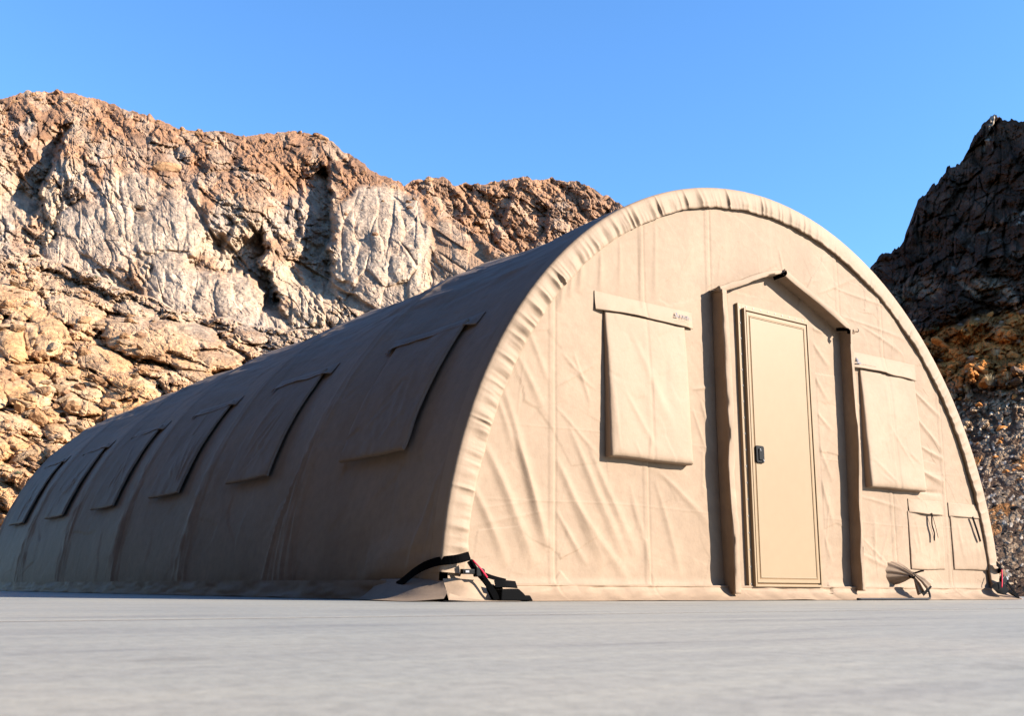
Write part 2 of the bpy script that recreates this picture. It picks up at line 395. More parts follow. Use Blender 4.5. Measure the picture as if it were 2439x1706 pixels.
# --- relief in pixels of the photograph, scaled by the distance afterwards
up_m = 1 - sstep(0.18, 0.42, (Y - ysk2) / np.maximum(yb - ysk2, 1) + 0.18 * fbm(X / 90.0, Y / 90.0, 3, 71))
up_m = np.where(back > 0.5, 0.75, up_m)
big, Hbig = blocks(wx, wy, 230, 130, 0.7, 101, 2.0, 0.9, 0.45, 1.3, 0.7)
b1, H1 = blocks(wx + 12 * fbm(X / 40, Y / 40, 3, 8), wy + 12 * fbm(X / 40, Y / 40, 3, 18), 112, 46, 0.78, 103, 2.0, 0.8, 0.55, 1.4, 0.8)
b2, H2 = blocks(wx + 9 * fbm(X / 20, Y / 20, 2, 9), wy + 9 * fbm(X / 20, Y / 20, 2, 19), 44, 22, 0.7, 105, 2.0, 0.8, 0.7, 1.4, 0.7)
b3, H3 = blocks(wx + 5 * fbm(X / 9, Y / 9, 2, 29), wy + 5 * fbm(X / 9, Y / 9, 2, 39), 15, 11, 0.4, 107, 2.0, 0.8, 0.9, 1.3, 0.5)
fl, Hf = blocks(wx * 1.0, wy, 34, 190, -0.10, 109, 1.8, 0.7, 0.5, 1.2, 0.6)
fl2, Hf2 = blocks(wx, wy, 13, 90, -0.06, 111, 1.8, 0.7, 0.4, 0.8, 0.6)
smooth_face = sstep(-0.10, 0.08, fbm(X / 120.0, Y / 120.0, 2, 113))
gul = np.abs(fbm((X * 0.78 - Y * 0.62) / 95.0, (X * 0.62 + Y * 0.78) / 420.0, 3, 115))
gully = -(1 - sstep(0.0, 0.16, gul))
rough = fbm(X / 30.0, Y / 30.0, 5, 117, 0.6)
def joints(ang, w, l, seed, width):
    """long cracks of one joint set"""
    c_, s_ = math.cos(ang), math.sin(ang)
    q = fbm((wx * -s_ + wy * c_) / w, (wx * c_ + wy * s_) / l, 3, seed)
    m = sstep(-0.05, 0.25, fbm(X / 90.0, Y / 90.0, 2, seed + 31))
    return -(1 - sstep(0.0, width, np.abs(q))) * m
crk = 17 * joints(0.80, 60, 520, 871, 0.06) + 12 * joints(0.70, 26, 260, 873, 0.07) + 13 * joints(1.50, 42, 420, 875, 0.06) + 8 * joints(1.35, 18, 170, 877, 0.08) + 8 * joints(0.1, 40, 260, 879, 0.05)
facet = 26 * crumple_px(wx, wy, 52, 883) + 15 * crumple_px(wx, wy, 27, 885) + 9 * crumple_px(wx, wy, 12, 887)
def saw_ribs(ang, lam, seed, wob):
    """parallel ribs, each with a steep face to the left and a gentle back"""
    q = X * math.sin(ang) - Y * math.cos(ang) + wob * fbm(X / 130.0, Y / 130.0, 3, seed) + 0.25 * wob * fbm(X / 34.0, Y / 34.0, 3, seed + 5)
    q = q / lam; k = np.floor(q); f = q - k
    hgt = 0.25 + 0.75 * _hash(k.astype(np.int32), (k * 0).astype(np.int32), seed)
    return hgt * np.where(f < 0.10, f / 0.10, (1 - f) / 0.90)
rib_m = sstep(200, 330, X) * (1 - 0.3 * sstep(0.0, 0.4, fbm(X / 100, Y / 100, 2, 925)))
ribs = rib_m * (36 * saw_ribs(0.86, 92, 921, 70) + 17 * saw_ribs(0.80, 37, 923, 40)) + (1 - rib_m) * (30 * saw_ribs(1.40, 80, 927, 60) + 13 * saw_ribs(1.45, 33, 929, 36))
cliff = ribs + crk * (1 - 0.35 * smooth_face) + facet * (0.85 - 0.6 * smooth_face) + 26 * big + 14 * b1 + (1 - 0.8 * smooth_face) * (17 * b2 + 7 * b3 + 12 * rough) + (0.25 + 0.75 * smooth_face) * (24 * fl + 6.0 * fl2) + 20 * gully
upper = 0.55 * ribs + 0.8 * crk + 0.95 * facet + 26 * big + 20 * b1 + 17 * b2 + 10 * b3 + 22 * gully + 13 * rough
rel = cliff * (1 - up_m) + upper * up_m
# hand-placed forms: shaded walls, the fluted dome, the gullies
rel += step_line(X, Y, [(150, 285), (132, 337), (117, 392), (92, 440), (67, 490)], 180, 95, 60)
rel += step_line(X, Y, [(722, 365), (733, 454), (730, 564), (755, 613), (825, 680)], 190, 110, 60)
rel += step_line(X, Y, [(688, 385), (668, 470), (655, 560)], 60, 50, 22)
rel += step_line(X, Y, [(600, 520), (589, 601), (620, 662), (640, 710)], 175, 90, 50)
rel += step_line(X, Y, [(190, 440), (182, 500), (160, 560)], 34, 40, 30)
rel += step_line(X, Y, [(520, 470), (500, 560), (512, 600)], 36, 34, 30)
rel += step_line(X, Y, [(455, 610), (445, 660), (455, 720)], 44, 24, 30)
rel += step_line(X, Y, [(408, 440), (420, 520), (405, 600)], 22, 24, 22)
rel += step_line(X, Y, [(560, 330), (530, 400), (545, 460)], 30, 40, 30)
for pts, h in (([(1170, 420), (1135, 480), (1110, 560)], 40), ([(1255, 440), (1215, 510), (1190, 570)], 34), ([(1395, 455), (1350, 520), (1310, 590)], 60), ([(1085, 415), (1050, 460), (1030, 500)], 36)):
    rel += np.where(back > 0.5, step_line(X, Y, pts, h, 34, 30), 0)
dcx, dcy = 838 * DSP, 560 * DSP
dd = np.clip(1 - ((X - dcx - 10) / 135) ** 2 - ((Y - dcy) / 165) ** 2 + 0.55 * fbm(X / 70, Y / 70, 3, 119), 0, 1)
fd, _h = blocks(X + 9 * fbm(X / 50, Y / 50, 2, 121), Y, 34, 170, 0.04, 123, 2.2, 0.5, 0.5, 0.5)
fb, _h = blocks(wx, wy, 62, 84, 0.25, 127, 2.0, 0.55, 0.6, 0.7)
ul = (1 - sstep(-20, 60, (Y - dcy) + 0.5 * (X - dcx)))
rel = np.where(back > 0.5, rel, rel * (1 - 0.85 * sstep(0, 0.3, dd)) + 58 * dd ** 0.65 + sstep(0.02, 0.3, dd) * (ul * 34 * fd + (1 - ul) * 38 * fb + 3 * b3))
sl_m = np.where(back > 0.5, 0, sstep(4, 30, Y - yr_) * (1 - sstep(90, 190, Y - yr_ + 50 * fbm(X / 70, Y / 70, 2, 951))) * sstep(840, 930, X)) * (1 - sstep(0, .3, dd))
sg, _h = blocks(X, Y, 260, 34, 0.60, 953, 2.0, 0.6, 0.6, 0.6)
rel = rel * (1 - 0.75 * sl_m) + sl_m * 30 * sg
pale_m = np.clip(sstep(0.05, 0.4, dd), 0, 1)
for q in ((250, 560, 118, 92, 0.0, 30), (400, 562, 86, 98, 0.1, 30), (445, 700, 112, 66, 0.35, 44), (330, 455, 60, 46, 0.0, 18), (150, 625, 60, 50, 0.3, 26), (560, 720, 60, 70, 0.1, 26)):
    rel = bulge(rel, X, Y, *q, keep=0.24)
    ins = 1 - sstep(0.6, 1.1, ((X - q[0]) / q[2]) ** 2 + ((Y - q[1]) / q[3]) ** 2 + 0.5 * fbm(X / 30, Y / 30, 3, 961))
    rel = rel + ins * (9 * fl + 2.0 * fl2 + 4 * b2); pale_m = np.maximum(pale_m, ins)
for q in ((398, 392, 38, 26, 0.4, 30), (330, 330, 26, 18, 0.3, 20), (520, 372, 30, 20, .4, 22)):
    rel = bulge(rel, X, Y, *q)
# diagonal ledges
for (x0, y0, x1, y1, h) in ((480, 515, 640, 690, 26), (655, 585, 840, 690, 40), (430, 470, 560, 620, 20), (735, 330, 1130, 600, 0), (170, 560, 300, 650, 20), (300, 300, 470, 380, 18), (870, 430, 1010, 560, 18)):
    ax, ay, bx, by = [q * DSP for q in (x0, y0, x1, y1)]; Lq = math.hypot(bx - ax, by - ay)
    tx, ty = (bx - ax) / Lq, (by - ay) / Lq
    al = (X - ax) * tx + (Y - ay) * ty; ds = (X - ax) * (-ty) + (Y - ay) * tx + 8 * fbm(X / 45, Y / 45, 2, 125)
    fade = sstep(-20, 30, al) * (1 - sstep(Lq - 30, Lq + 20, al))
    rel += np.where(back > 0.5, 0, -h * fade * np.exp(-np.maximum(ds, 0) / 22.0) * sstep(-5, 3, ds))

# near boulder slope
LA = 0.36
lw = X + 14 * fbm(X / 70, Y / 70, 3, 131); lh = Y + 14 * fbm(X / 70, Y / 70, 3, 137)
near_m = sstep(0, 260, Y - yb)                     # scree above, big boulders below
L0, HL0 = blocks(lw, lh, 210, 84, LA, 141, 1.8, 0.75, 0.6, 1.2, 0.6)
L1, HL1 = blocks(lw, lh, 96, 40, LA, 143, 2.0, 0.75, 0.7, 1.3, 0.75)
L2, HL2 = blocks(lw + 8 * fbm(X / 18, Y / 18, 2, 6), lh, 40, 19, LA, 145, 2.0, 0.65, 0.8, 1.2, 0.4)
L3, HL3 = blocks(lw + 5 * fbm(X / 9, Y / 9, 2, 16), lh, 17, 10, LA, 147, 1.9, 0.8, 0.9, 1.2, 0.3)
slab = sstep(-0.10, 0.16, fbm(X / 150, Y / 80, 3, 152) + 0.10 * near_m)          # smooth slabs here, rubble there
holes = sstep(0.50, 0.72, vnoise(lw / 21.0, lh / 12.0, 149)) * sstep(-0.1, 0.3, fbm(X / 120, Y / 120, 2, 151))
lrough = fbm(X / 26.0, Y / 14.0, 5, 155, 0.6)
lcrk = 16 * joints(LA, 34, 300, 889, 0.07) + 10 * joints(LA + 0.25, 16, 150, 891, 0.08) + 10 * joints(1.45, 40, 200, 893, 0.05)
lfac = 22 * crumple_px(lw, lh * 1.7, 50, 895) + 14 * crumple_px(lw, lh * 1.6, 22, 897) + 8 * crumple_px(lw, lh * 1.4, 10, 899)
lowrel = lcrk + lfac * (0.9 - 0.65 * slab * near_m) + near_m * (66 * L0 + (0.45 + 0.55 * (1 - slab)) * 48 * L1 + (1 - 0.85 * slab) * (24 * L2 + 8 * L3 + 10 * lrough) - 20 * holes * slab) + (1 - near_m) * (46 * L0 + 24 * L1 + 20 * L2 + 10 * L3 + 12 * lrough)
lowrel *= 1.25
for q in ((405, 815, 175, 52, 0.22, 95), (300, 905, 95, 26, 0.36, 60), (195, 971, 52, 19, 0.30, 52), (134, 1032, 36, 25, 0.2, 52), (68, 934, 62, 42, 0.1, 60), (172, 955, 28, 16, 0.7, 40), (85, 1088, 26, 24, 0.0, 44),
          (36, 815, 48, 62, 0.0, 70), (108, 800, 52, 66, 0.1, 70), (60, 905, 60, 26, 0.2, 40), (455, 880, 70, 24, 0.5, 40), (520, 855, 56, 24, 0.3, 40), (20, 1055, 60, 18, 0.3, 40), (30, 1010, 70, 20, 0.25, 40), (250, 860, 70, 30, 0.3, 46), (180, 745, 70, 40, 0.5, 50),
          (330, 745, 60, 22, 0.3, 36), (600, 800, 44, 18, 0.4, 30), (470, 790, 60, 20, 0.3, 30), (40, 720, 70, 40, 0.5, 50), (20, 1180, 60, 26, 0.4, 46), (-60, 900, 120, 60, .2, 70), (-80, 1060, 110, 50, .3, 60)):
    lowrel = bulge(lowrel, X, Y, *q[:5], 1.0 * q[5], keep=0.26)
rel = rel * (1 - low) + lowrel * low
rel += 2.2 * fbm(X / 7.0, Y / 7.0, 3, 153)
edge = sstep(0, 16, Y - ysk2)
rel = rel * (0.25 + 0.75 * edge)
D2 = dist - rel * dist / F_PX
P = CAM + _d / hyp[..., None] * D2[..., None]
# colour of the rock itself
def mixc(a, b, t): return a * (1 - t[..., None]) + b * t[..., None]
c_pale = np.array([0.322, 0.240, 0.166]); c_grey = np.array([0.270, 0.214, 0.168]); c_brown = np.array([0.250, 0.136, 0.073])
c_dark = np.array([0.135, 0.076, 0.046]); c_or = np.array([0.375, 0.212, 0.098]); c_orp = np.array([0.375, 0.243, 0.140])
Cc = mixc(np.broadcast_to(c_pale, X.shape + (3,)), np.broadcast_to(c_grey, X.shape + (3,)), sstep(-0.2, 0.4, fbm(X / 100, Y / 160, 3, 161)))
tb_ = np.clip(sstep(0.1, 0.5, fbm(X / 45, Y / 45, 4, 163)) * 0.8 + 0.45 * (H1 > 0.72), 0, 1)
Cc = mixc(Cc, np.broadcast_to(c_brown * 1.12, Cc.shape), 0.7 * tb_)
Cu = mixc(np.broadcast_to(c_brown, Cc.shape), np.broadcast_to(c_dark, Cc.shape), 0.7 * sstep(-0.1, 0.5, fbm(X / 50, Y / 50, 4, 165)))
Cu = mixc(Cu, np.broadcast_to(c_pale, Cc.shape), 0.45 * (H2 > 0.75))
up_c = np.clip(1.25 * (1 - sstep(0.02, 0.55, (Y - ysk2) / np.maximum(yb - ysk2, 1) + 0.45 * fbm(X / 60.0, Y / 60.0, 4, 931))), 0, 1); up_c = np.where(back > 0.5, 0.9, up_c)
up_c = np.where((X > 760 * DSP) & (back < 0.5), np.maximum(up_c, 0.75 * sstep(0.0, 0.25, -dd + 0.2) * (1 - sstep(60, 240, Y - yr_))), up_c)
Cc = mixc(Cc, np.broadcast_to((c_grey + c_pale) * 0.53, Cc.shape), 0.7 * pale_m)
up_c = up_c * (1 - 0.85 * pale_m)
C = mixc(Cc, Cu, up_c * (1 - 0.5 * sstep(0.1, 0.4, dd)))
Cl = mixc(np.broadcast_to(c_orp, Cc.shape), np.broadcast_to(c_or, Cc.shape), np.clip(sstep(0.3, 0.75, HL1) * 0.6 + near_m * 0.55 * sstep(-0.3, 0.3, fbm(X / 130, Y / 90, 3, 167)), 0, 1))
Cl = mixc(Cl, np.broadcast_to(c_brown * 0.9, Cc.shape), 0.55 * (HL2 > 0.78) * (1 - near_m * slab))
Cl = mixc(Cl, Cc, np.clip(0.75 * (1 - sstep(10, 170, Y - yb + 60 * fbm(X / 50, Y / 30, 3, 933))), 0, 1))
C = mixc(C, Cl, low)
C = C * (0.90 + 0.2 * H2[..., None]) * (0.94 + 0.12 * H3[..., None])
# back side of the ridge: falls away behind the skyline
NB = 14
bk = np.linspace(1, 0, NB, endpoint=False)[None, :, None]
Pt = P[:, :1]; dirh = (_d / hyp[..., None])[:, :1].copy(); dirh[..., 2] = 0
Pb = Pt + dirh * 110 * bk + np.array([0, 0, -1.0]) * 75 * bk ** 1.5
G = np.concatenate([Pb, P], 1); CG = np.concatenate([np.repeat(C[:, :1], NB, 1), C], 1)
mtn = grid_obj('rocky_mountain', G, M_ROCKFAR, smooth=False, colors=CG)
tag(mtn, 'sunlit tan granite mountain with cliffs and boulder slope behind the tent', 'mountain', kind='structure')

# boulder meshes shared by all loose stones
def rock_mesh(name, seed, tint, squash=(1, 0.8, 0.65), sub=3, ang=0.35):
    import bmesh
    bm = bmesh.new(); bmesh.ops.create_icosphere(bm, subdivisions=sub, radius=1.0)
    rg = np.random.default_rng(seed); V = np.array([v.co[:] for v in bm.verts])
    for _ in range(11):                                  # cut flat faces
        n = rg.normal(size=3); n /= np.linalg.norm(n); h = rg.uniform(0.42, 0.78)
        d = V @ n - h; V = np.where(d[:, None] > 0, V - n * d[:, None] * rg.uniform(0.6, 0.95), V)
    V += ang * 0.12 * rg.normal(size=V.shape); V *= np.array(squash)
    for vv, co in zip(bm.verts, V): vv.co = co
    me = bpy.data.meshes.new(name); bm.to_mesh(me); bm.free()
    ca = me.color_attributes.new('tint', 'FLOAT_COLOR', 'POINT'); c4 = np.ones((len(V), 4), f32)
    c4[:, :3] = np.array(tint) * (1 + 0.08 * rg.normal(size=(len(V), 1))); ca.data.foreach_set('color', c4.ravel())
    return me
ML = [rock_mesh('boulder', 300 + i, c, s, 3) for i, (c, s) in enumerate([
    ((0.28, 0.163, 0.085), (1, .8, .6)), ((0.27, 0.18, 0.108), (1.25, .8, .5)), ((0.265, 0.15, 0.075), (.95, .9, .8)),
    ((0.255, 0.175, 0.108), (1.5, .8, .45)), ((0.22, 0.122, 0.067), (1, .9, .7)), ((0.285, 0.168, 0.085), (1.35, .9, .6))])]
for me in ML: me.materials.append(M_ROCKFAR)
def put(me, name, pos, size, parent, tilt=0.5, rg=rng):
    o = bpy.data.objects.new(name, me); COL.objects.link(o); o.parent = parent
    o.location = pos; o.scale = (size,) * 3
    o.rotation_euler = (rg.uniform(-tilt, tilt), rg.uniform(-tilt, tilt), rg.uniform(0, 6.28)); return o
def at_left(px, py):
    i = int(np.argmin(np.abs(xs - px))); j = int(round((py - ysky[i]) / (Ybot - ysky[i]) * (NR - 1)))
    return P[i, j], D2[i, j]
TSIL = [(0, 1200), (60, 1130), (150, 1060), (250, 985), (380, 915), (550, 840), (700, 775), (900, 690)]
cnt = 0
while cnt < 150:
    px = rng.uniform(5, 760); py = rng.uniform(610, 1220)
    i = int((px - xs[0]) / STEP); ybx = np.interp(px, xs, pl([(0, 545), (200, 610), (400, 690), (560, 735), (720, 735), (900, 760)], xs))
    ys_t = np.interp(px, [q[0] for q in TSIL], [q[1] for q in TSIL])
    if py < ybx + 15 or py > ys_t + 5: continue
    pos, dq = at_left(px, py); nearf = min(1, (py - ybx) / 300)
    sz = rng.choice([6, 8, 10, 14, 20]) * (0.55 + 0.75 * nearf) * dq / F_PX
    put(ML[rng.integers(len(ML))], 'boulder', pos + np.array([0, 0, 0.1 * sz]), sz, mtn); cnt += 1
for px, py, s in ((672 * DSP, 296 * DSP, 11), (712 * DSP, 303 * DSP, 17), (724 * DSP, 312 * DSP, 18), (130 * DSP, 207 * DSP, 14), (375 * DSP, 378 * DSP, 34), (1318 * DSP, 419 * DSP, 12), (965 * DSP, 402 * DSP, 12), (75 * DSP, 212 * DSP, 10), (445 * DSP, 298 * DSP, 12), (1180 * DSP, 404 * DSP, 9)):
    pos, dq = at_left(px, py + 2); put(ML[(4, 2, 0)[int(px) % 3]], 'boulder', pos, s * dq / F_PX, mtn, 0.3)

cnt = 0
while cnt < 120:
    px = rng.uniform(5, 1440); i = int(np.argmin(np.abs(xs - px))); py = ysky[i] + 3 + rng.uniform(0, 1) ** 1.6 * 150
    if px > 900 and py > ysky[i] + 70: continue
    pos, dq = at_left(px, py); put(ML[(4, 4, 2, 0)[rng.integers(4)]], 'boulder', pos, rng.choice([3.5, 4.5, 6, 8, 11]) * dq / F_PX, mtn, 0.6); cnt += 1

# ------------------------------------------------------------------ unseen hills added left of and behind the camera to cut fill light
az = np.radians(np.linspace(-38, -215, 300)); el_t = np.linspace(0, 1, 60)
azd = np.degrees(az)
top = np.tan(np.radians(26 + 29 * sstep(-40, -58, azd) - 24 * sstep(-120, -200, azd) + 4 * fbm(az * 3.0, az * 0, 3, 901)))
AZ, TT = np.meshgrid(az, el_t, indexing='ij'); dd_ = 17 + 26 * TT ** 0.85
dd_ = dd_ - 3.0 * blocks(AZ * 60, TT * 60, 9, 7, 0.5, 905)[0] - 1.2 * blocks(AZ * 60, TT * 60, 3.5, 3, 0.5, 907)[0]
hz_ = top[:, None] * 43 * TT
PH = np.stack([CAM[0] + dd_ * (np.sin(AZ) * RIGHT[0] + np.cos(AZ) * FWDH[0]), CAM[1] + dd_ * (np.sin(AZ) * RIGHT[1] + np.cos(AZ) * FWDH[1]), hz_ - 0.3], -1)
CH = np.broadcast_to(np.array([0.042, 0.031, 0.024]), PH.shape) * (0.8 + 0.5 * vnoise(AZ * 60, TT * 25, 909)[..., None])
tag(grid_obj('added_shade_hills', PH, M_ROCKNEAR, smooth=False, colors=CH), 'unseen dark rocky hills added left of and behind the viewer to cut fill light', 'hills', kind='structure')

# ------------------------------------------------------------------ right hillside
SKY_R = [(1540, 1330), (1640, 1160), (1760, 930), (1880, 690), (1920, 650), (1955, 605), (1972, 578), (1985, 568), (2010, 562), (2026, 545), (2038, 512), (2046, 490), (2058, 462), (2085, 430), (2108, 402), (2130, 380), (2152, 376), (2166, 345), (2185, 308), (2208, 282), (2228, 264), (2245, 272), (2270, 277), (2296, 285), (2400, 230), (2560, 200), (2700, 330)]
xr = np.concatenate([np.arange(1640, 1990, 8.0), np.arange(1990, 2500, STEP), np.arange(2500, 2840, 6.0)])
yskr = pl(SKY_R, xr) + 9 * fbm(xr / 26.0, xr * 0, 4, 201, 0.65) - 9 * _hash(np.floor(xr / 13.0 + 0.6 * vnoise(xr / 9.0, xr * 0, 5)).astype(np.int32), np.zeros(len(xr), np.int32), 77) - 4 * np.clip(vnoise(xr / 8.0, xr * 0, 203), 0.2, 1)
NRR = 560
Xr = np.repeat(xr[:, None], NRR, 1); vr = np.linspace(0, 1, NRR)
Ybr = 1432.0
Yr = yskr[:, None] + (Ybr - yskr)[:, None] * vr[None, :]
dr = ray(Xr, Yr); fz = dr @ FWDH; XX = (dr @ RIGHT) / fz; YV = dr[..., 2] / fz
RHO0 = 10.4
def tslope(d): return np.interp(d, [0, 22, 34, 50, 75, 95, 120, 200], [0.23, 0.24, 0.265, 0.295, 0.335, 0.42, 0.80, 1.25])
lo = np.full(Xr.shape, 15.0); hi = np.full(Xr.shape, 260.0)
for _ in range(40):
    md = 0.5 * (lo + hi); val = tslope(md) * (XX - RHO0 / md) - YV
    hi = np.where(val > 0, md, hi); lo = np.where(val > 0, lo, md)
dep = 0.5 * (lo + hi)
Xr = Xr.astype(f32); Yr = Yr.astype(f32)
rw = Xr + 16 * fbm(Xr / 80, Yr / 80, 3, 211); rh = Yr + 16 * fbm(Xr / 80, Yr / 80, 3, 213)
RA = -0.55
r0, G0 = blocks(rw, rh, 120, 60, RA, 221, 2.2, 0.8, 0.7, 1.3, 0.6)
r1, G1 = blocks(rw + 10 * fbm(Xr / 30, Yr / 30, 3, 12), rh, 54, 30, RA + 0.2, 223, 2.2, 0.7, 0.8, 1.3, 0.5)
r2, G2 = blocks(rw + 6 * fbm(Xr / 15, Yr / 15, 2, 22), rh, 24, 15, RA, 225, 2.2, 0.7, 0.9, 1.3, 0.4)
r3, G3 = blocks(rw, rh, 9, 6.5, RA, 227, 2.2, 0.7, 0.8, 1.1)
rv, Gv = blocks(rw, rh, 26, 110, 0.18, 229, 2.2, 0.6, 0.5, 0.8)
yd = Yr / DSP
crag = 1 - sstep(560, 660, yd + 0.35 * (Xr / DSP - 2150) + 40 * fbm(Xr / 70, Yr / 70, 3, 231))
orz = sstep(0, 25, yd - (735 - 0.22 * (Xr / DSP - 2050)) + 20 * fbm(Xr / 40, Yr / 40, 2, 233)) * (1 - sstep(-15, 15, yd - (862 - 0.12 * (Xr / DSP - 2100)) + 20 * fbm(Xr / 40, Yr / 40, 2, 234)))
grav = sstep(840, 900, yd)
relr = crag * (60 * r0 + 48 * rv + 18 * r1 + 8 * r2 + 3 * r3) + (1 - crag) * (1 - grav) * (40 * r0 + 34 * r1 + 14 * r2 + 5 * r3) + grav * (9 * r0 + 9 * r1 * (G1 > 0.5) + 9 * r2 * (G2 > 0.35) + 7 * r3) 
relr += (1 - 0.6 * grav) * (30 * crumple_px(rw, rh, 70, 941) + 18 * crumple_px(rw, rh, 30, 943) + 9 * crumple_px(rw, rh, 13, 945))
relr += 2.5 * fbm(Xr / 5.0, Yr / 5.0, 3, 235) + (1 - grav) * 14 * fbm(Xr / 24, Yr / 24, 5, 237, 0.62)
relr *= 0.3 + 0.7 * sstep(0, 14, Yr - yskr[:, None])
dep2 = dep - relr * dep / F_PX * 1.3
Pr = CAM + dr / fz[..., None] * dep2[..., None]
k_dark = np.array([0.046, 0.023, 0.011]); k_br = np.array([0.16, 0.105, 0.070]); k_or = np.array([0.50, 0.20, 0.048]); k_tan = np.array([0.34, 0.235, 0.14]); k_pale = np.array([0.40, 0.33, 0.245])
bc = lambda c: np.broadcast_to(c, Xr.shape + (3,))
Cr = mixc(bc(k_dark), bc(k_br), 0.7 * sstep(0.0, 0.5, fbm(Xr / 60, Yr / 40, 4, 241)) * (0.4 + 0.6 * (1 - crag)))
Cr = mixc(Cr, bc(k_tan), 0.75 * (1 - crag) * sstep(0.0, 0.45, fbm((Xr * .8 + Yr * .6) / 120, (Xr * -.6 + Yr * .8) / 38, 4, 245)))
Cr = mixc(Cr, bc(k_or), orz * np.clip(0.5 + 0.5 * sstep(-0.15, 0.2, fbm(Xr / 36, Yr / 36, 3, 243)), 0, 1))
Cr = mixc(Cr, bc(k_br * np.array([0.75, 0.7, 0.62])), grav * 0.7); Cr = mixc(Cr, bc(k_tan), grav * 0.85 * ((G2 > 0.72) | (G3 > 0.74)))
Cr = mixc(Cr, bc(k_pale * 1.2), grav * 0.9 * (G3 > 0.95)); Cr = mixc(Cr, bc(k_or * 0.8), grav * 0.7 * (G1 > 0.9))
band = np.exp(-((yd - (640 - 0.62 * (Xr / DSP - 2050)) + 22 * fbm(Xr / 50, Yr / 50, 3, 249)) / 16) ** 2) * sstep(-0.1, 0.3, fbm(Xr / 30, Yr / 22, 3, 247))  # sunlit ledge painted in as pale rock colour; the sun is blocked here
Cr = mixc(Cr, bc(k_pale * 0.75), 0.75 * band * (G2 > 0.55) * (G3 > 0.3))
Cr = mixc(Cr, bc(k_pale), 0.8 * sstep(0.1, 0.4, fbm(Xr / 14, Yr / 26, 3, 251)) * np.exp(-((Xr / DSP - 2222 + 0.12 * (yd - 300)) / 11) ** 2) * (yd < 350))
Cr = Cr * (0.85 + 0.3 * G3[..., None])
Pt = Pr[:, :1]; dirh = (dr / fz[..., None])[:, :1].copy(); dirh[..., 2] = 0
Pb = Pt + dirh * 60 * bk + np.array([0, 0, -1.0]) * 55 * bk ** 1.4
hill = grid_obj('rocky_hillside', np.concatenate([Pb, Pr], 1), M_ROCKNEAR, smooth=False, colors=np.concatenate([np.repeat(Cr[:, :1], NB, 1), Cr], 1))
tag(hill, 'dark shaded rocky hillside with orange boulders rising right of the tent', 'hillside', kind='structure')
def at_right(px, py):
    i = int(np.argmin(np.abs(xr - px))); j = int(round((py - yskr[i]) / (Ybr - yskr[i]) * (NRR - 1)))
    return Pr[i, min(j, NRR - 1)], dep2[i, min(j, NRR - 1)]
MR = [rock_mesh('boulder', 400 + i, c, s, 2) for i, (c, s) in enumerate([
    ((0.05, 0.037, 0.03), (1, .8, .6)), ((0.36, 0.27, 0.19), (1.1, .8, .6)), ((0.46, 0.19, 0.055), (1.2, .9, .7)),
    ((0.36, 0.285, 0.20), (1.2, .8, .5)), ((0.13, 0.09, 0.065), (1.2, .9, .6)), ((0.30, 0.21, 0.14), (.9, .9, .7)), ((0.066, 0.05, 0.04), (1.4, .9, .6))])]
for me in MR: me.materials.append(M_ROCKNEAR)
RIMR = [(640, 2085), (712, 2124), (839, 2210), (988, 2284), (1137, 2337), (1275, 2364), (1349, 2371), (1425, 2400)]
cnt = 0
while cnt < 280:
    py = 700 + 720 * rng.uniform() ** 0.8; xmin = np.interp(py, [q[0] for q in RIMR], [q[1] for q in RIMR])
    px = rng.uniform(xmin - 12, 2470)
    pos, dq = at_right(px, py); yd_ = py / DSP
    if 690 < yd_ < 860: kind = rng.choice([2, 2, 2, 2, 4, 5]); s = rng.choice([6, 9, 13, 18])
    elif yd_ < 690: kind = rng.choice([0, 6, 4]); s = rng.choice([5, 8, 11])
    else: kind = rng.choice([0, 1, 1, 2, 3, 3, 4, 5, 6, 6]); s = rng.choice([4, 5, 6, 8, 10, 13], p=[.27, .23, .2, .15, .1, .05])
    put(MR[kind], 'boulder', pos, s * dq / F_PX, hill, 0.6); cnt += 1
for px, py, s, kind in ((2405, 1394, 11, 3), (2300, 1045, 20, 6), (2385, 1022, 17, 2), (2422, 1112, 15, 1), (2378, 1165, 12, 5), (2332, 1050, 24, 0), (2330, 965, 12, 2)):
    pos, dq = at_right(px, py); put(MR[kind], 'boulder', pos, s * dq / F_PX, hill, 0.4)

# ------------------------------------------------------------------ dry tufts and shrubs
def leaf_mat(name, a, b):
    m, nt, bs = new_mat(name); n = noise_tex(nt, 9, 3); r = ramp(nt, [(0.3, a), (0.7, b)])
    nt.links.new(n.outputs[0], r.inputs[0]); nt.links.new(r.outputs[0], bs.inputs['Base Color']); bs.inputs['Roughness'].default_value = 0.8
    return m
M_DRY = leaf_mat('dry_grass', (0.36, 0.27, 0.14), (0.52, 0.42, 0.25))
M_GREEN = leaf_mat('desert_shrub_leaves', (0.045, 0.06, 0.025), (0.12, 0.13, 0.06))
def tuft(name, pos, size, n, mat, label, cat, group, upright=0.6, w=0.02):
    V, F = [], []
    for _ in range(n):
        a = random.uniform(0, 6.283); sp = random.uniform(0.05, 1) * (1.15 - upright)
        L = size * random.uniform(0.55, 1.1); b = np.array([math.cos(a), math.sin(a), 0]) * size * 0.15 * random.random()
        d = np.array([math.cos(a) * sp, math.sin(a) * sp, 1 - 0.35 * sp]); d /= np.linalg.norm(d)
        side = np.array([-math.sin(a), math.cos(a), 0]) * size * w
        mid = b + d * L * 0.55; tip = b + d * L + np.array([math.cos(a), math.sin(a), -0.5]) * L * 0.18 * sp
        k = len(V); V += [b - side, b + side, mid + side * 0.8, mid - side * 0.8, tip]; F += [(k, k + 1, k + 2, k + 3), (k + 3, k + 2, k + 4)]
    o = poly_obj(name, V, F, mat); o.location = pos - np.array([0, 0, 0.05 * size]); return tag(o, label, cat, group)
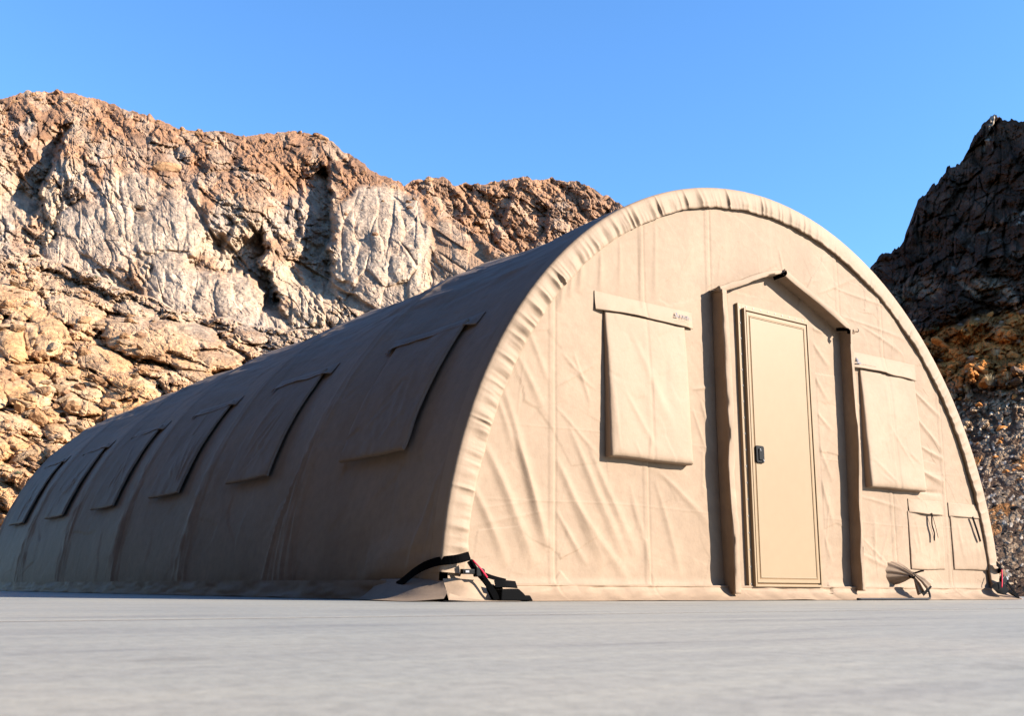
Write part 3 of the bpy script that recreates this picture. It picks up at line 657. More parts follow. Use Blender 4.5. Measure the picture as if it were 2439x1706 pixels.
for px, py, s, lab in ((2358, 916, 26, 'pale dry grass tuft catching sun, topmost on the lit gravel strip right of the tent'),
                       (2336, 926, 20, 'small dry grass tuft just left of the topmost sunlit tuft on the right slope'),
                       (2302, 934, 18, 'small straw tuft nearest the tent rim on the lit gravel strip'),
                       (2404, 920, 30, 'wide brownish dry tuft on the right slope at the frame edge'),
                       (2268, 952, 16, 'straw coloured tuft half hidden by the tent rim'),
                       (2376, 852, 24, 'grey dry bush between orange boulders and black rock on the right slope'),
                       (2330, 884, 18, 'faded dry bush below the orange boulders on the right slope')):
    pos, dq = at_right(px, py); tuft('dry_grass_tuft', pos, s * 1.25 * dq / F_PX, 150, M_DRY, lab, 'grass tuft', 'dry tufts on the right hillside', 0.45, 0.018)
def shrub(pos, size, label, group):
    e = bpy.data.objects.new('desert_shrub', None); COL.objects.link(e); e.location = pos; tag(e, label, 'shrub', group)
    V, F = [], []
    for _ in range(420):
        d = np.array([random.gauss(0, 1), random.gauss(0, 1), abs(random.gauss(0, .8))]); d /= np.linalg.norm(d)
        c = d * size * random.uniform(0.45, 1.0) * (0.8 + 0.3 * math.sin(5 * d[0] + 3 * d[1])); a = np.array([random.gauss(0, 1) for _ in range(3)]); a /= np.linalg.norm(a)
        b = np.cross(a, d); s = size * 0.09; k = len(V); V += [c - a * s, c + b * s * 0.6, c + a * s, c - b * s * 0.6]; F.append((k, k + 1, k + 2, k + 3))
    poly_obj('foliage', V, F, M_GREEN, e)
    V, F = [], []
    for q in range(7):
        a = q * 0.9; t = np.array([math.cos(a) * 0.5, math.sin(a) * 0.5, 0.6]) * size; s = np.array([-math.sin(a), math.cos(a), 0]) * size * 0.03
        k = len(V); V += [-s, s, t + s * 0.4, t - s * 0.4]; F.append((k, k + 1, k + 2, k + 3))
    poly_obj('stems', V, F, M_DRY, e)
for px, py, s, lab in ((2160, 716, 16, 'dark green shrub in shade just right of the tent rim'), (2226, 788, 17, 'dull green shrub above the orange boulders')):
    pos, dq = at_right(px, py); shrub(pos, s * dq / F_PX, lab, 'green shrubs on the right hillside')
for px, py, s, lab in ((44, 1128, 10, 'small green shrub at left picture edge above the tent end'), (6, 1112, 8, 'tiny green shrub cut by the left picture edge'),
                       (296, 972, 7, 'small grey green shrub just above the tent roof on the boulder slope'), (52, 884, 8, 'grey green shrub among yellow boulders at far left'),
                       (228, 660, 8, 'dark shrub at the foot of the pale cliff'), (372, 800, 6, 'tiny shrub on the smooth boulder in the middle of the slope'),
                       (135, 930, 6, 'tiny shrub in a crack among the yellow boulders'), (480, 812, 6, 'tiny pale shrub right of the smooth boulder')):
    pos, dq = at_left(px, py); shrub(pos, s * dq / F_PX, lab, 'shrubs on the boulder slope')

# ------------------------------------------------------------------ the tent
W, HT, LEN, BAY = 2.97, 3.083, 12.2, 2.033
tent = bpy.data.objects.new('arched_tent', None); COL.objects.link(tent)
tag(tent, 'large tan canvas arched tent with a hard door in its sunlit front', 'tent')

def creases(U, V, segs):
    """sum of soft and sharp folds; each seg: u0,v0,u1,v1,width,height,sharpness"""
    out = np.zeros(U.shape)
    for (a, b, c, d, w, h, sh) in segs:
        w *= 0.85; h *= 0.70; sh = min(1.0, sh + 0.08)
        L2 = (c - a) ** 2 + (d - b) ** 2 + 1e-9; t = ((U - a) * (c - a) + (V - b) * (d - b)) / L2
        L = math.sqrt(L2); ds = ((U - a) * (d - b) - (V - b) * (c - a)) / L
        ds = ds + 0.12 * w * np.sin(5 * t + 5 * a)
        fade = np.clip(np.sin(np.clip(t, 0, 1) * math.pi), 0, 1) ** 0.6
        ww = w * (0.55 + 0.75 * np.clip(t, 0, 1))
        prof = np.exp(-(ds / ww) ** 2) * (1 - sh) + sh * np.clip(1 - np.abs(ds) / ww, 0, 1)
        out += h * fade * prof
    return out

def crumple(U, V, s, seed):
    F1, F2, Hh, DX, DY = voro(U / s + 0.3 * fbm(U / s, V / s, 2, seed + 3), V / s, seed)
    h2 = np.mod(Hh * 57.31, 1.0); h3 = np.mod(Hh * 131.7, 1.0)
    return (h2 - 0.5) * DX + (h3 - 0.5) * DY

# --- front wall ------------------------------------------------------------
def px2(x, y):
    q = front(x, y); return float(q[0]), float(q[2])
FOLD = []
def zfold(x0, y0, x1, y1, w, h, sh=0.3, ox=1040, oy=430, k=0.5606):
    a = px2(ox + x0 * k, oy + y0 * k); b = px2(ox + x1 * k, oy + y1 * k); FOLD.append((*a, *b, w, h, sh))
for q in ((285, 880, 470, 1560, .050, .022), (205, 1110, 420, 1640, .055, .024), (330, 1080, 480, 1580, .04, .018), (150, 1280, 300, 1640, .045, .018),
          (505, 1180, 720, 1640, .055, .022), (560, 1040, 800, 1600, .05, .018), (650, 1130, 860, 1620, .05, .016), (505, 1400, 640, 1640, .03, .012),
          (250, 900, 330, 1150, .03, .010), (520, 720, 655, 880, .018, .007), (500, 880, 690, 770, .016, .005), (505, 960, 700, 1180, .02, .008),
          (620, 320, 600, 480, .035, .014), (540, 400, 520, 560, .03, .011), (580, 360, 560, 500, .025, .009), (700, 300, 690, 480, .03, .010), (780, 250, 775, 470, .03, .008),
          (870, 200, 865, 500, .03, .008), (930, 160, 930, 520, .03, .007), (380, 620, 480, 860, .03, .010), (330, 720, 470, 1000, .035, .012), (480, 1400, 100, 1480, .02, .003),
          (130, 1400, 520, 1350, .012, .002)):
    zfold(*q)
for q in ((600, 560, 700, 540, .02, .009), (640, 600, 690, 760, .025, .010), (600, 640, 690, 900, .02, .007), (440, 950, 690, 1200, .04, .012), (300, 1000, 420, 1480, .035, .008), (420, 980, 560, 1480, .04, .010),
          (30, 380, 120, 640, .02, .008), (0, 450, 140, 560, .012, .004), (40, 1100, 300, 1480, .045, .014),
          (1150, 300, 1260, 460, .03, .012), (1160, 450, 1250, 620, .03, .010), (1170, 640, 1270, 760, .025, .009), (1180, 760, 1270, 1000, .03, .010), (1190, 900, 1280, 1230, .03, .010), (1200, 1150, 1270, 1400, .025, .008),
          (1150, 250, 1230, 290, .025, .010), (760, 700, 830, 640, .02, .006), (760, 640, 820, 300, .03, .008), (780, 1200, 860, 1480, .03, .012), (770, 800, 840, 1100, .025, .007),
          (1380, 1060, 1600, 1130, .02, .006), (1370, 700, 1400, 900, .02, .008), (1360, 820, 1420, 960, .015, .006), (1650, 560, 1790, 700, .03, .012), (1660, 680, 1800, 860, .035, .012), (1690, 830, 1806, 900, .03, .014), (1700, 950, 1806, 1010, .04, .022), (1680, 1040, 1806, 1060, .03, -.014),
          (1500, 1390, 1560, 1150, .03, .010), (1520, 1400, 1610, 1150, .025, .008), (1480, 1400, 1470, 1150, .03, .008), (1560, 1420, 1380, 1330, .03, .008), (1400, 1250, 1560, 1430, .02, .005),
          (1250, 60, 1560, 180, .02, .006), (1300, 200, 1640, 330, .02, .006), (1200, 100, 1390, 20, .02, .006), (1220, 150, 1300, 220, .03, .010), (1400, 250, 1620, 400, .025, .007), (1040, 20, 1010, -120, .02, .008)):
    zfold(*q, ox=1350, oy=650, k=0.498)
rg = np.random.default_rng(5)
for _ in range(30):                                   # small random pulls
    u0 = rg.uniform(-2.6, 2.6); v0 = rg.uniform(0.15, 2.7); a = rg.uniform(0, math.pi) if u0 > 0.4 else rg.uniform(1.2, 2.2)
    l = rg.uniform(.15, .5); FOLD.append((u0, v0, u0 + l * math.cos(a), v0 - l * math.sin(a), rg.uniform(.009, .022), rg.uniform(.0015, .005), 0.3))
SEAMS = [-2.155, -1.35, -0.675, 0.86, 1.42, 2.22]
def front_h(U, V):
    """how far the front wall stands out (towards -Y)"""
    h = 0.012 * fbm(U * 0.9, V * 0.5, 3, 501) + 0.006 * fbm(U * 3.1, V * 1.2, 3, 503)
    h = h + creases(U, V, FOLD)
    h = h + 0.016 * crumple(U, V, 0.40, 511) * 0.40 + 0.018 * crumple(U + 9, V, 0.13, 513) * 0.13 * (0.6 + 0.6 * (U > 0.4))
    for s in SEAMS:
        m = (V > 2.15) if abs(s + .675) < .01 or abs(s - .86) < .01 else (V > 0)
        h = h + m * (0.0035 * np.exp(-((U - s) / 0.022) ** 6) - 0.004 * np.exp(-((U - s - 0.03) / 0.008) ** 2))
    for zz in (1.06, 0.60):
        h = h + 0.0016 * np.exp(-((V - zz - 0.01 * np.sin(U * 3)) / 0.004) ** 2)
    h = h + 0.06 * sstep(0.16, 0.0, V) ** 1.5          # kicks out over the ground hem
    h = h * (1 - 0.85 * (np.abs(U - 0.02) < 0.5) * (V < 2.25))
    return h
ux = np.linspace(-W + 0.06, W - 0.06, 680); tv = np.linspace(0, 1, 400)
zmax = (HT - 0.07) * np.sqrt(np.clip(1 - (ux / (W - 0.055)) ** 2, 0, 1))
U = np.repeat(ux[:, None], len(tv), 1); V = 0.09 + np.maximum(zmax[:, None] - 0.09, 0.005) * tv[None, :]
grid_obj('front_wall', np.stack([U, -front_h(U, V), V], -1), M_FAB, tent)
# ground hem of the front wall
uh = np.linspace(-2.55, W + 0.06, 460); th = np.linspace(0, 1, 26)
U = np.repeat(uh[:, None], 26, 1); T = np.repeat(th[None, :], 460, 0)
lift = 0.016 * np.clip(fbm(uh * 1.7, uh * 0, 3, 521) - 0.12, 0, 1)[:, None]
Vh = 0.098 * (1 - T) + lift * T ** 3 + 0.003
out = 0.022 + 0.035 * T + 0.10 * T ** 3 + (0.014 * fbm(U * 4, T * 2.0, 3, 523) + 0.012 * np.sin(U * 21 + 3 * fbm(U * 2, U * 0, 2, 524)) * T) + 0.012 * np.exp(-((T - .06) / .05) ** 2)
grid_obj('ground_hem', np.stack([U, -out - front_h(np.clip(U, -2.8, 2.8), 0.098 + 0 * U), Vh], -1), M_FAB, tent)
MB().box((-2.45, -0.05, 0.0), (W - .02, 0.02, 0.05)).build('hem_liner', M_LINER, tent)

# --- side cover --------------------------------------------------------------
def shell_p(Y, th, h):
    """point on the arched cover; th in radians from the crown towards the left"""
    return np.stack([-(W + h) * np.sin(th), Y, (HT + h) * np.cos(th)], -1)
SC = []
for k in range(7):
    yk = k * BAY
    rgk = np.random.default_rng(60 + k)
    for j in range(9):
        o0 = rgk.uniform(-.10, .10); o1 = o0 * 2.2 + rgk.uniform(-.22, .22)
        SC.append((yk + o0, rgk.uniform(1.02, 1.28), yk + o1, 1.60, rgk.uniform(.012, .028), rgk.uniform(.010, .022), .6))
    for j in range(7):                                  # pulls below the crown
        a0 = rgk.uniform(.42, .75); y0 = yk + rgk.uniform(.0, .3); l = rgk.uniform(.5, 1.3)
        SC.append((y0, a0, y0 + l, a0 + rgk.uniform(-.03, .12), rgk.uniform(.018, .035), rgk.uniform(.006, .014), .4))
for q in ((0.02, 1.455, 0.85, 1.50, .035, .030, .3), (0.02, 1.49, 0.95, 1.53, .03, .026, .3), (0.02, 1.43, .6, 1.46, .03, .014, .3)): SC.append(q)
def shell_h(Y, th):
    u = np.mod(Y, BAY) / BAY
    fadeb = 1 - 0.8 * sstep(1.15, 1.55, np.abs(th)); sag = -0.034 * np.sin(math.pi * np.clip(u, 0, 1)) ** 1.2 * fadeb
    e = np.minimum(u, 1 - u) * BAY
    fr = 0.010 * np.exp(-((e - 0.055) / 0.018) ** 2) + 0.006 * np.exp(-(e / 0.10) ** 4)
    h = sag + 0.6 * fr * (Y > .3) + creases(Y, np.abs(th), SC) * (th > 0) + 0.010 * fbm(Y * 0.9, th * 5.0, 3, 531) * fadeb + 0.024 * fbm(Y * 1.3, th * 14, 3, 533) * np.exp(-((np.abs(th) - .62) / .22) ** 2)
    h = h + 0.03 * crumple(Y, th * 3, 0.5, 537) * 0.30 + 0.003 * fbm(Y * 7, th * 20, 3, 539)
    return h + 0.035 * sstep(1.535, 1.571, np.abs(th)) * (1 + .5 * np.sin(Y * 9))
yy = np.concatenate([np.linspace(0.0, 4, 220, endpoint=False), np.linspace(4, LEN, 300)])
tt = np.concatenate([np.linspace(math.pi / 2, 0.3, 250, endpoint=False), np.linspace(0.3, -math.pi / 2, 90)])
Yg = np.repeat(yy[:, None], len(tt), 1); Tg = np.repeat(tt[None, :], len(yy), 0)
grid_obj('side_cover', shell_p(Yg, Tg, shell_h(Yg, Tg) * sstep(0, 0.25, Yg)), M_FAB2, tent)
a = np.linspace(math.pi / 2, -math.pi / 2, 80)
poly_obj('rear_wall', list(shell_p(np.full(80, LEN - .01), a, 0 * a)), [tuple(range(80))], M_FAB2, tent)
# lower hem of the side, lying on the pad
yh = np.linspace(0.5, LEN, 380); T = np.repeat(np.linspace(0, 1, 12)[None], 380, 0); Yh = np.repeat(yh[:, None], 12, 1)
ho = 0.038 + 0.012 * T + 0.012 * T ** 2 + 0.014 * fbm(Yh * 4, T * 2, 3, 541); hz = 0.115 * (1 - T) ** 1.2 + 0.004 + 0.006 * np.clip(vnoise(Yh * 3, Yh * 0, 543), 0, 1) * T
grid_obj('side_ground_hem', np.stack([-(W + ho), Yh, hz], -1), M_FAB2, tent)

# --- gathered rim band round the front edge ------------------------------------
NA = 2400
aa = np.linspace(math.radians(87.0), math.radians(-88.5), NA); arc = aa * 3.0
rg2 = np.random.default_rng(9)
cen = np.cumsum(rg2.gamma(2.2, .027, 320) + .014); cen = cen[cen < 9.6] - 4.75
ruf = np.zeros(NA)
for c in cen: ruf += rg2.uniform(.25, 1.3) * np.exp(-np.abs((arc - c) / rg2.uniform(.010, .036)) ** 1.6)
ruf = ruf / 1.2
# section: (drop inwards from the shell edge, stand out to the front), from the back of the roll to the gathered edge
sec = [(-0.003, -0.10), (-0.005, -0.03), (-0.005, 0.000), (-0.001, 0.014), (0.010, 0.022), (0.038, 0.027), (0.070, 0.030), (0.100, 0.033), (0.126, 0.033), (0.146, 0.031), (0.160, 0.031), (0.1615, 0.024), (0.157, 0.014), (0.150, 0.003)]
PB = np.zeros((NA, len(sec), 3))
slow = fbm(arc * 1.3, arc * 0, 3, 551)
for j, (dn, ot) in enumerate(sec):
    w = 0.12 + 0.88 * sstep(0.008, 0.11, dn) if j < 11 else 1.0
    fan = 0.35 * fbm(arc * 5, arc * 0 + j * 0.35, 2, 553) * w
    d = dn + w * (0.007 * slow + 0.007 * fbm(arc * 9, arc * 0, 3, 555)) * (dn > .05)
    side_k = 0.42 + 0.58 * sstep(-0.5, 0.4, aa)
    o = ot + w * side_k * (0.020 * (ruf + 1.2 * fan - 0.3) + 0.006 * fbm(arc * 26, arc * 0 + j * 0.12, 2, 557)) * (1 if j < 9 else 0.75)
    edge_scallop = 0.007 * side_k * ruf * (j in (9, 10, 11))
    d = d - edge_scallop
    PB[:, j, 0] = -(W - d) * np.sin(aa); PB[:, j, 1] = -o; PB[:, j, 2] = (HT - d) * np.cos(aa)
grid_obj('rim_band', PB, M_FLAP, tent)

# --- padded window flaps ----------------------------------------------------------
def border_axis(L, n, e=0.05):
    s = np.array([0, 0, .004, .012, .024, .04]) ; s = s * e / .04
    return np.concatenate([s, np.linspace(e, L - e, n)[1:-1], L - s[::-1]])
def padded(name, w, h, thick, surf, mat, parent, seed, n=(60, 70), lean=0.02, seam=None, folds=(), gap=0.0):
    """cushion hung on a surface; surf(u, v, out) maps to the world; u to the right, v upwards"""
    u = border_axis(w, n[0]); v = border_axis(h, n[1]); pu = gap + (1 - gap) * np.array([0, .62, .84, .94, .985, 1.0])
    au = np.concatenate([pu, np.ones(len(u) - 12), pu[::-1]]); av = np.concatenate([pu, np.ones(len(v) - 12), pu[::-1]])
    Uu, Vv = np.meshgrid(u, v, indexing='ij'); A = np.minimum(au[:, None], av[None, :])
    hh = thick + lean * (1 - Vv / h) + 0.008 * fbm(Uu * 3 + seed, Vv * 1.6, 3, seed) + 0.02 * crumple(Uu, Vv, 0.22, seed + 5) * 0.22
    hh = hh + 0.65 * creases(Uu, Vv, folds)
    if seam is not None: hh = hh - 0.004 * np.exp(-((Uu - seam) / .006) ** 2) + 0.003 * (Uu > seam)
    inner = (A >= 0.999)
    hh = np.where(inner, hh, hh)
    Uo = Uu + 0.010 * fbm(Vv * 3, Uu * 0 + seed, 2, seed + 7) * (1 - 0.0 * A) + 0.004 * (1 - A) * np.sign(w / 2 - Uu)
    Vo = Vv + 0.008 * fbm(Uu * 4, Vv * 0 + seed, 2, seed + 9) * (Vv < h / 2)
    return grid_obj(name, surf(Uo, Vo, hh * A), mat, parent)
def front_surf(x0, z0):
    return lambda u, v, o: np.stack([x0 + u, -(o + np.minimum(front_h(x0 + u, z0 + v), 0.02) * 0.4), z0 + v], -1)
def wall_surf(x0, z0):
    return lambda u, v, o: np.stack([x0 + u, -(o + front_h(x0 + u, z0 + v)), z0 + v], -1)
def header(name, x0, x1, z0, z1, o0, o1, surf, mat, parent, seed, wav=0.012, droop=None):
    u = np.linspace(0, x1 - x0, 90); t = np.linspace(0, 1, 14)
    Uu, Tt = np.meshgrid(u, t, indexing='ij'); L = x1 - x0
    dn = wav * fbm(Uu * 3.2, Uu * 0, 2, seed)
    oo = (o1 + (o0 - o1) * (1 - Tt) ** 1.3) * sstep(-0.05, 0.13, np.minimum(Uu, L - Uu)) + 0.006 + 0.006 * fbm(Uu * 4, Tt, 2, seed + 3) * (1 - Tt)
    vv = z0 + (z1 - z0) * Tt + dn * (1 - Tt)
    top = surf(Uu, vv - z0, oo); bot = surf(Uu, vv - z0, oo - 0.004)
    Gd = np.concatenate([top, bot[:, ::-1]], 1)
    return grid_obj(name, Gd, mat, parent, closed_v=True)

def emblem(parent, P0, ex, ez, size, nrm):
    """blue mountain triangle printed on the header"""
    def pt(a, b): return P0 + ex * a * size + ez * b * size + nrm * 0.004
    tris = [[(-.5, 0), (.5, 0), (.42, .18), (-.42, .18)], [(-.36, .28), (-.30, .28), (-.05, .95), (0, 1)], [(.36, .28), (0.0, 1), (.03, .88), (.26, .28)], [(-.2, .36), (.2, .36), (.03, .86), (-.03, .86)]]
    V, Fc = [], []
    for t in tris: k = len(V); V += [pt(*q) for q in t]; Fc.append(tuple(range(k, k + len(t))))
    poly_obj('printed_emblem', V, Fc, M_INK, parent)
def print_lines(parent, P0, ex, ez, nrm, rows, seed, mat):
    """faded, unreadable print: short strokes in rows"""
    r = random.Random(seed); V, Fc = [], []
    for (x, z, L, hgt, gap) in rows:
        p = x
        while p < x + L:
            w = r.uniform(.5, 1.1) * hgt * 0.5; hh = hgt * r.choice([.6, .6, .65, 1])
            k = len(V); V += [P0 + ex * q + ez * s + nrm * 0.004 for q, s in ((p, z), (p + w * .55, z), (p + w * .55, z + hh), (p, z + hh))]; Fc.append((k, k + 1, k + 2, k + 3))
            p += w * (1.0 + gap)
    poly_obj('faded_print', V, Fc, mat, parent)
EX = np.array([1.0, 0, 0]); EZ = np.array([0, 0, 1.0]); EN = np.array([0, -1.0, 0])
# left window
fs = front_surf(-1.708, 0.905)
wl = padded('window_flap', 0.755, 0.985, 0.020, fs, M_FLAP, tent, 601, lean=0.056, seam=0.38,
            folds=[(.08, .02, .02, .5, .02, .012, .4), (.33, .0, .36, .2, .02, .014, .5), (.26, .0, .2, .12, .015, .008, .5), (.12, .45, .42, .06, .03, .012, .3), (.55, .75, .5, .35, .06, -.012, .2), (.2, .9, .62, .15, .05, .012, .2), (.0, .55, .1, .53, .012, -.010, .5)])
hs = wall_surf(-1.79, 1.885)
hd = header('flap_header', -1.79, -0.862, 1.885, 2.010, 0.030, 0.002, hs, M_FLAP, wl, 611)
def hdr_point(x, z, x0, x1, z0, z1, o0, o1):
    t = (z - z0) / (z1 - z0); e = min(x - x0, x1 - x); return np.array([x, -((o1 + (o0 - o1) * (1 - t) ** 1.3) * float(sstep(-0.05, 0.13, e)) + 0.020 + float(front_h(np.array([x]), np.array([z]))[0])), z])
hn = np.array([0.0, -0.8, 0.0])
emblem(wl, hdr_point(-1.045, 1.942, -1.79, -.862, 1.885, 2.01, .030, .002), EX, EZ * np.array([1, 1, 1]) + EN * -.45, 0.042, EN)
print_lines(wl, hdr_point(-1.01, 1.945, -1.79, -.862, 1.885, 2.01, .030, .002), EX - EN * .12, EZ - EN * .5, EN, [(0, 0.0, .115, .030, .35), (0, -.012, .115, .007, .6)], 3, M_INK)
print_lines(wl, hdr_point(-1.06, 1.925, -1.79, -.862, 1.885, 2.01, .030, .002), EX - EN * .12, EZ - EN * .5, EN, [(0.0, -.010, .16, .008, 1.0), (.01, -.024, .15, .006, 1.2)], 4, M_INK2)
# right window
fs = front_surf(1.09, 0.885)
wr_ = padded('window_flap', 0.775, 0.975, 0.018, fs, M_FLAP, tent, 631, lean=0.048, seam=0.40,
             folds=[(.3, .55, .62, .2, .02, .010, .5), (.02, .25, .4, .02, .02, .010, .5), (.1, .12, .4, .0, .015, .006, .5), (.45, .38, .75, .22, .02, .007, .5), (.42, .92, .47, .8, .012, .004, .5)])
hs = wall_surf(0.952, 1.853)
header('flap_header', 0.952, 1.895, 1.853, 1.990, 0.028, 0.002, hs, M_FLAP, wr_, 641)
emblem(wr_, hdr_point(1.047, 1.885, .952, 1.895, 1.853, 1.99, .028, .002), EX, EZ - EN * .45, 0.062, EN)
print_lines(wr_, hdr_point(1.09, 1.888, .952, 1.895, 1.853, 1.99, .028, .002), EX - EN * .05, EZ - EN * .6, EN, [(0, 0, .26, .010, .7)], 5, M_INK2)
# side windows
def side_surf(y0, th0):
    """u runs to the back, v up the arch"""
    def s(u, v, o):
        Yq = y0 + u; th = th0 - v / 3.0
        return shell_p(Yq, th, shell_h(Yq, th) + o)
    return s
for k in range(6):
    y0 = (0.60, 2.66, 4.62, 6.62, 8.62, 10.72)[k]; wdt = (0.86, 0.82, 0.84, 0.86, 0.92, 0.84)[k]
    t0 = math.radians(72.8); hgt = math.radians(72.8 - 53.2) * 3.0
    rf = np.random.default_rng(700 + k)
    ff = [(rf.uniform(.1, .7), rf.uniform(0, .3), rf.uniform(.1, .7), rf.uniform(.3, .8), rf.uniform(.02, .05), rf.uniform(.008, .02), .4) for _ in range(6)]
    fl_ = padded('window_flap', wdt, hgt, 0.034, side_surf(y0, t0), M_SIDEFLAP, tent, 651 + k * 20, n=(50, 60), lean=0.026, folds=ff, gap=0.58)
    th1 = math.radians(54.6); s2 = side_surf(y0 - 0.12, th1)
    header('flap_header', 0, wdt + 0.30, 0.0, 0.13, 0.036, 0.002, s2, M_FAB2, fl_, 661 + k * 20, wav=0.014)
# --- door --------------------------------------------------------------------------
DX0, DX1, DZ0, DZ1 = -0.352, 0.398, 0.094, 2.126
door = MB().box((DX0 + .028, -0.046, DZ0 + .028), (DX1 - .022, 0.0, DZ1 - .026)).build('door', M_DOOR, tent, bevel=.003)
def border(x0, x1, z0, z1, w, y0, y1, name, mat, parent, bevel=0):
    mb = MB(); mb.box((x0, y0, z0), (x0 + w, y1, z1)); mb.box((x1 - w, y0, z0), (x1, y1, z1))
    mb.box((x0 + w, y0, z0), (x1 - w, y1, z0 + w)); mb.box((x0 + w, y0, z1 - w), (x1 - w, y1, z1)); return mb.build(name, mat, parent, bevel=bevel)
border(DX0 - .042, DX1 + .030, DZ0 - .040, DZ1 + .034, .040, -0.026, 0.0, 'door_flange', M_DOOR, door, .0015)
border(DX0 - .001, DX1 - .001, DZ0 + .001, DZ1 - .003, .016, -0.052, 0.0, 'door_frame', M_DOOR, door, .002)
border(DX0 + .0155, DX1 - .0175, DZ0 + .0175, DZ1 - .0195, .0095, -0.034, -0.002, 'gasket', M_GROOVE, door)
border(DX0 + .052, DX1 - .046, DZ0 + .054, DZ1 - .052, .005, -0.0472, -0.044, 'panel_groove', M_GROOVE, door)
border(DX0 + .060, DX1 - .054, DZ0 + .062, DZ1 - .060, .006, -0.0505, -0.044, 'panel_bead', M_DOOR, door, .002)
mb = MB()
def stud(x, z, y=-0.0265, r=.0048):
    mb.prism([(x + r * math.cos(q * math.pi / 3), z + r * math.sin(q * math.pi / 3)) for q in range(6)], y - .0025, y + .001)
for i in range(18): stud(DX0 - .024, DZ0 + .02 + i * (DZ1 - DZ0 - .02) / 17)
for i in range(9): stud(DX0 + .05 + i * .083, DZ1 + .016); stud(DX0 + .05 + i * .083, DZ0 - .022)
tag(mb.build('flange_screws', M_STEEL, door), kind='stuff')
hx0, hx1, hz0, hz1 = -0.297, -0.207, 0.972, 1.098; r = 0.016
pts = []
for cx_, cz_, a0 in ((hx1 - r, hz1 - r, 0), (hx0 + r, hz1 - r, 90), (hx0 + r, hz0 + r, 180), (hx1 - r, hz0 + r, 270)):
    pts += [(cx_ + r * math.cos(math.radians(a0 + q)), cz_ + r * math.sin(math.radians(a0 + q))) for q in (0, 30, 60, 90)]
MB().prism(pts[::-1], -0.060, -0.044).build('door_handle', M_PLASTIC, door, bevel=.004)
MB().box((hx0 + .024, -0.067, hz0 + .02), (hx0 + .056, -0.0595, hz1 - .022)).build('handle_lever', M_PLASTIC, door, bevel=.004)
mb = MB()
for q in ((hx0 + .036, hz1 - .027), (hx0 + .040, hz1 - .036), (hx1 - .022, hz0 + .024), (hx1 - .018, hz0 + .016)): stud(*q, y=-0.0675, r=.0042)
tag(mb.build('handle_screws', M_STEEL, door), kind='stuff')

# --- fabric surround standing out round the door -------------------------------------
def sleeve(name, pts, depth, thick, mat, parent, seed, n=140, roll=1.0, wob=0.012):
    """a stiffened fabric strip standing out from the wall along a path in x,z with a rolled edge"""
    Pp = catmull([(x, 0, z) for x, z in pts], n); T = np.gradient(Pp, axis=0); T /= np.linalg.norm(T, axis=1)[:, None]
    A = np.cross(T, np.array([0, 1.0, 0])); s = np.linspace(0, np.linalg.norm(np.diff(Pp, axis=0), axis=1).sum(), n)
    secq = [(-.24, 0), (-.26, .35), (-.30, .70), (-.46, .86), (-.50, .93), (-.47, .985), (-.40, 1.0), (0, 1.01), (.40, 1.0), (.48, .98), (.50, .92), (.44, .85), (.28, .70), (.24, .35), (.22, 0)]
    Gd = np.zeros((n, len(secq), 3))
    for j, (q, o) in enumerate(secq):
        wv = wob * fbm(s * 4.5, s * 0 + j * .23, 3, seed) * (0.3 + o) + wob * .8 * fbm(s * 1.2, s * 0, 2, seed + 5) * o
        dp = depth * o * (1 + 0.14 * fbm(s * 2.2, s * 0 + j * .1, 2, seed + 9))
        Gd[:, j] = Pp + A * (q * thick * (1 + .25 * fbm(s * 3, s * 0 + .2 * j, 2, seed + 3)) + wv)[:, None] + np.array([0, -1.0, 0]) * dp[:, None]
    cap0 = np.repeat(Gd[:1].mean(1, keepdims=True), len(secq), 1); cap1 = np.repeat(Gd[-1:].mean(1, keepdims=True), len(secq), 1)
    return grid_obj(name, np.concatenate([cap0, Gd, cap1], 0), mat, parent)
sur = sleeve('door_surround', [(-0.625, 2.20), (-0.625, 1.5), (-0.622, 0.8), (-0.612, 0.045)], 0.122, 0.058, M_FAB, tent, 801, wob=.014)
sleeve('right_jamb_sleeve', [(0.875, 2.13), (0.87, 1.4), (0.85, 0.7), (0.825, 0.07)], 0.112, 0.036, M_FAB, sur, 811, wob=.012)
sleeve('left_rafter_sleeve', [(-0.66, 2.205), (-0.45, 2.275), (-0.2, 2.385), (0.075, 2.465)], 0.10, 0.042, M_FAB, sur, 821, n=90, wob=.012)
sleeve('right_rafter_sleeve', [(0.065, 2.465), (0.35, 2.35), (0.62, 2.24), (0.84, 2.145)], 0.115, 0.06, M_FAB, sur, 831, n=90, wob=.004)
sleeve('eave_end', [(0.80, 2.16), (0.88, 2.13), (0.965, 2.135)], 0.085, 0.045, M_FAB, sur, 841, n=30, wob=.006)
tube('pole_end', [(0.93, -.075, 2.137), (0.995, -.075, 2.15)], 0.016, M_FAB, sur, n=6)
tube('pole_cap', [(0.993, -.075, 2.149), (1.004, -.075, 2.151)], 0.0165, M_PLASTIC, sur, n=5)
ribbon('ridge_tie', [(0.045, -.02, 2.43), (0.06, -.115, 2.445), (0.070, -.112, 2.470)], 0.03, (1, 0, 0.3), M_BLACK, sur, n=12)
ribbon('eave_tie', [(0.80, -.02, 2.14), (0.815, -.115, 2.12), (0.832, -.112, 2.09)], 0.03, (1, -.2, 0.3), M_BLACK, sur, n=12)

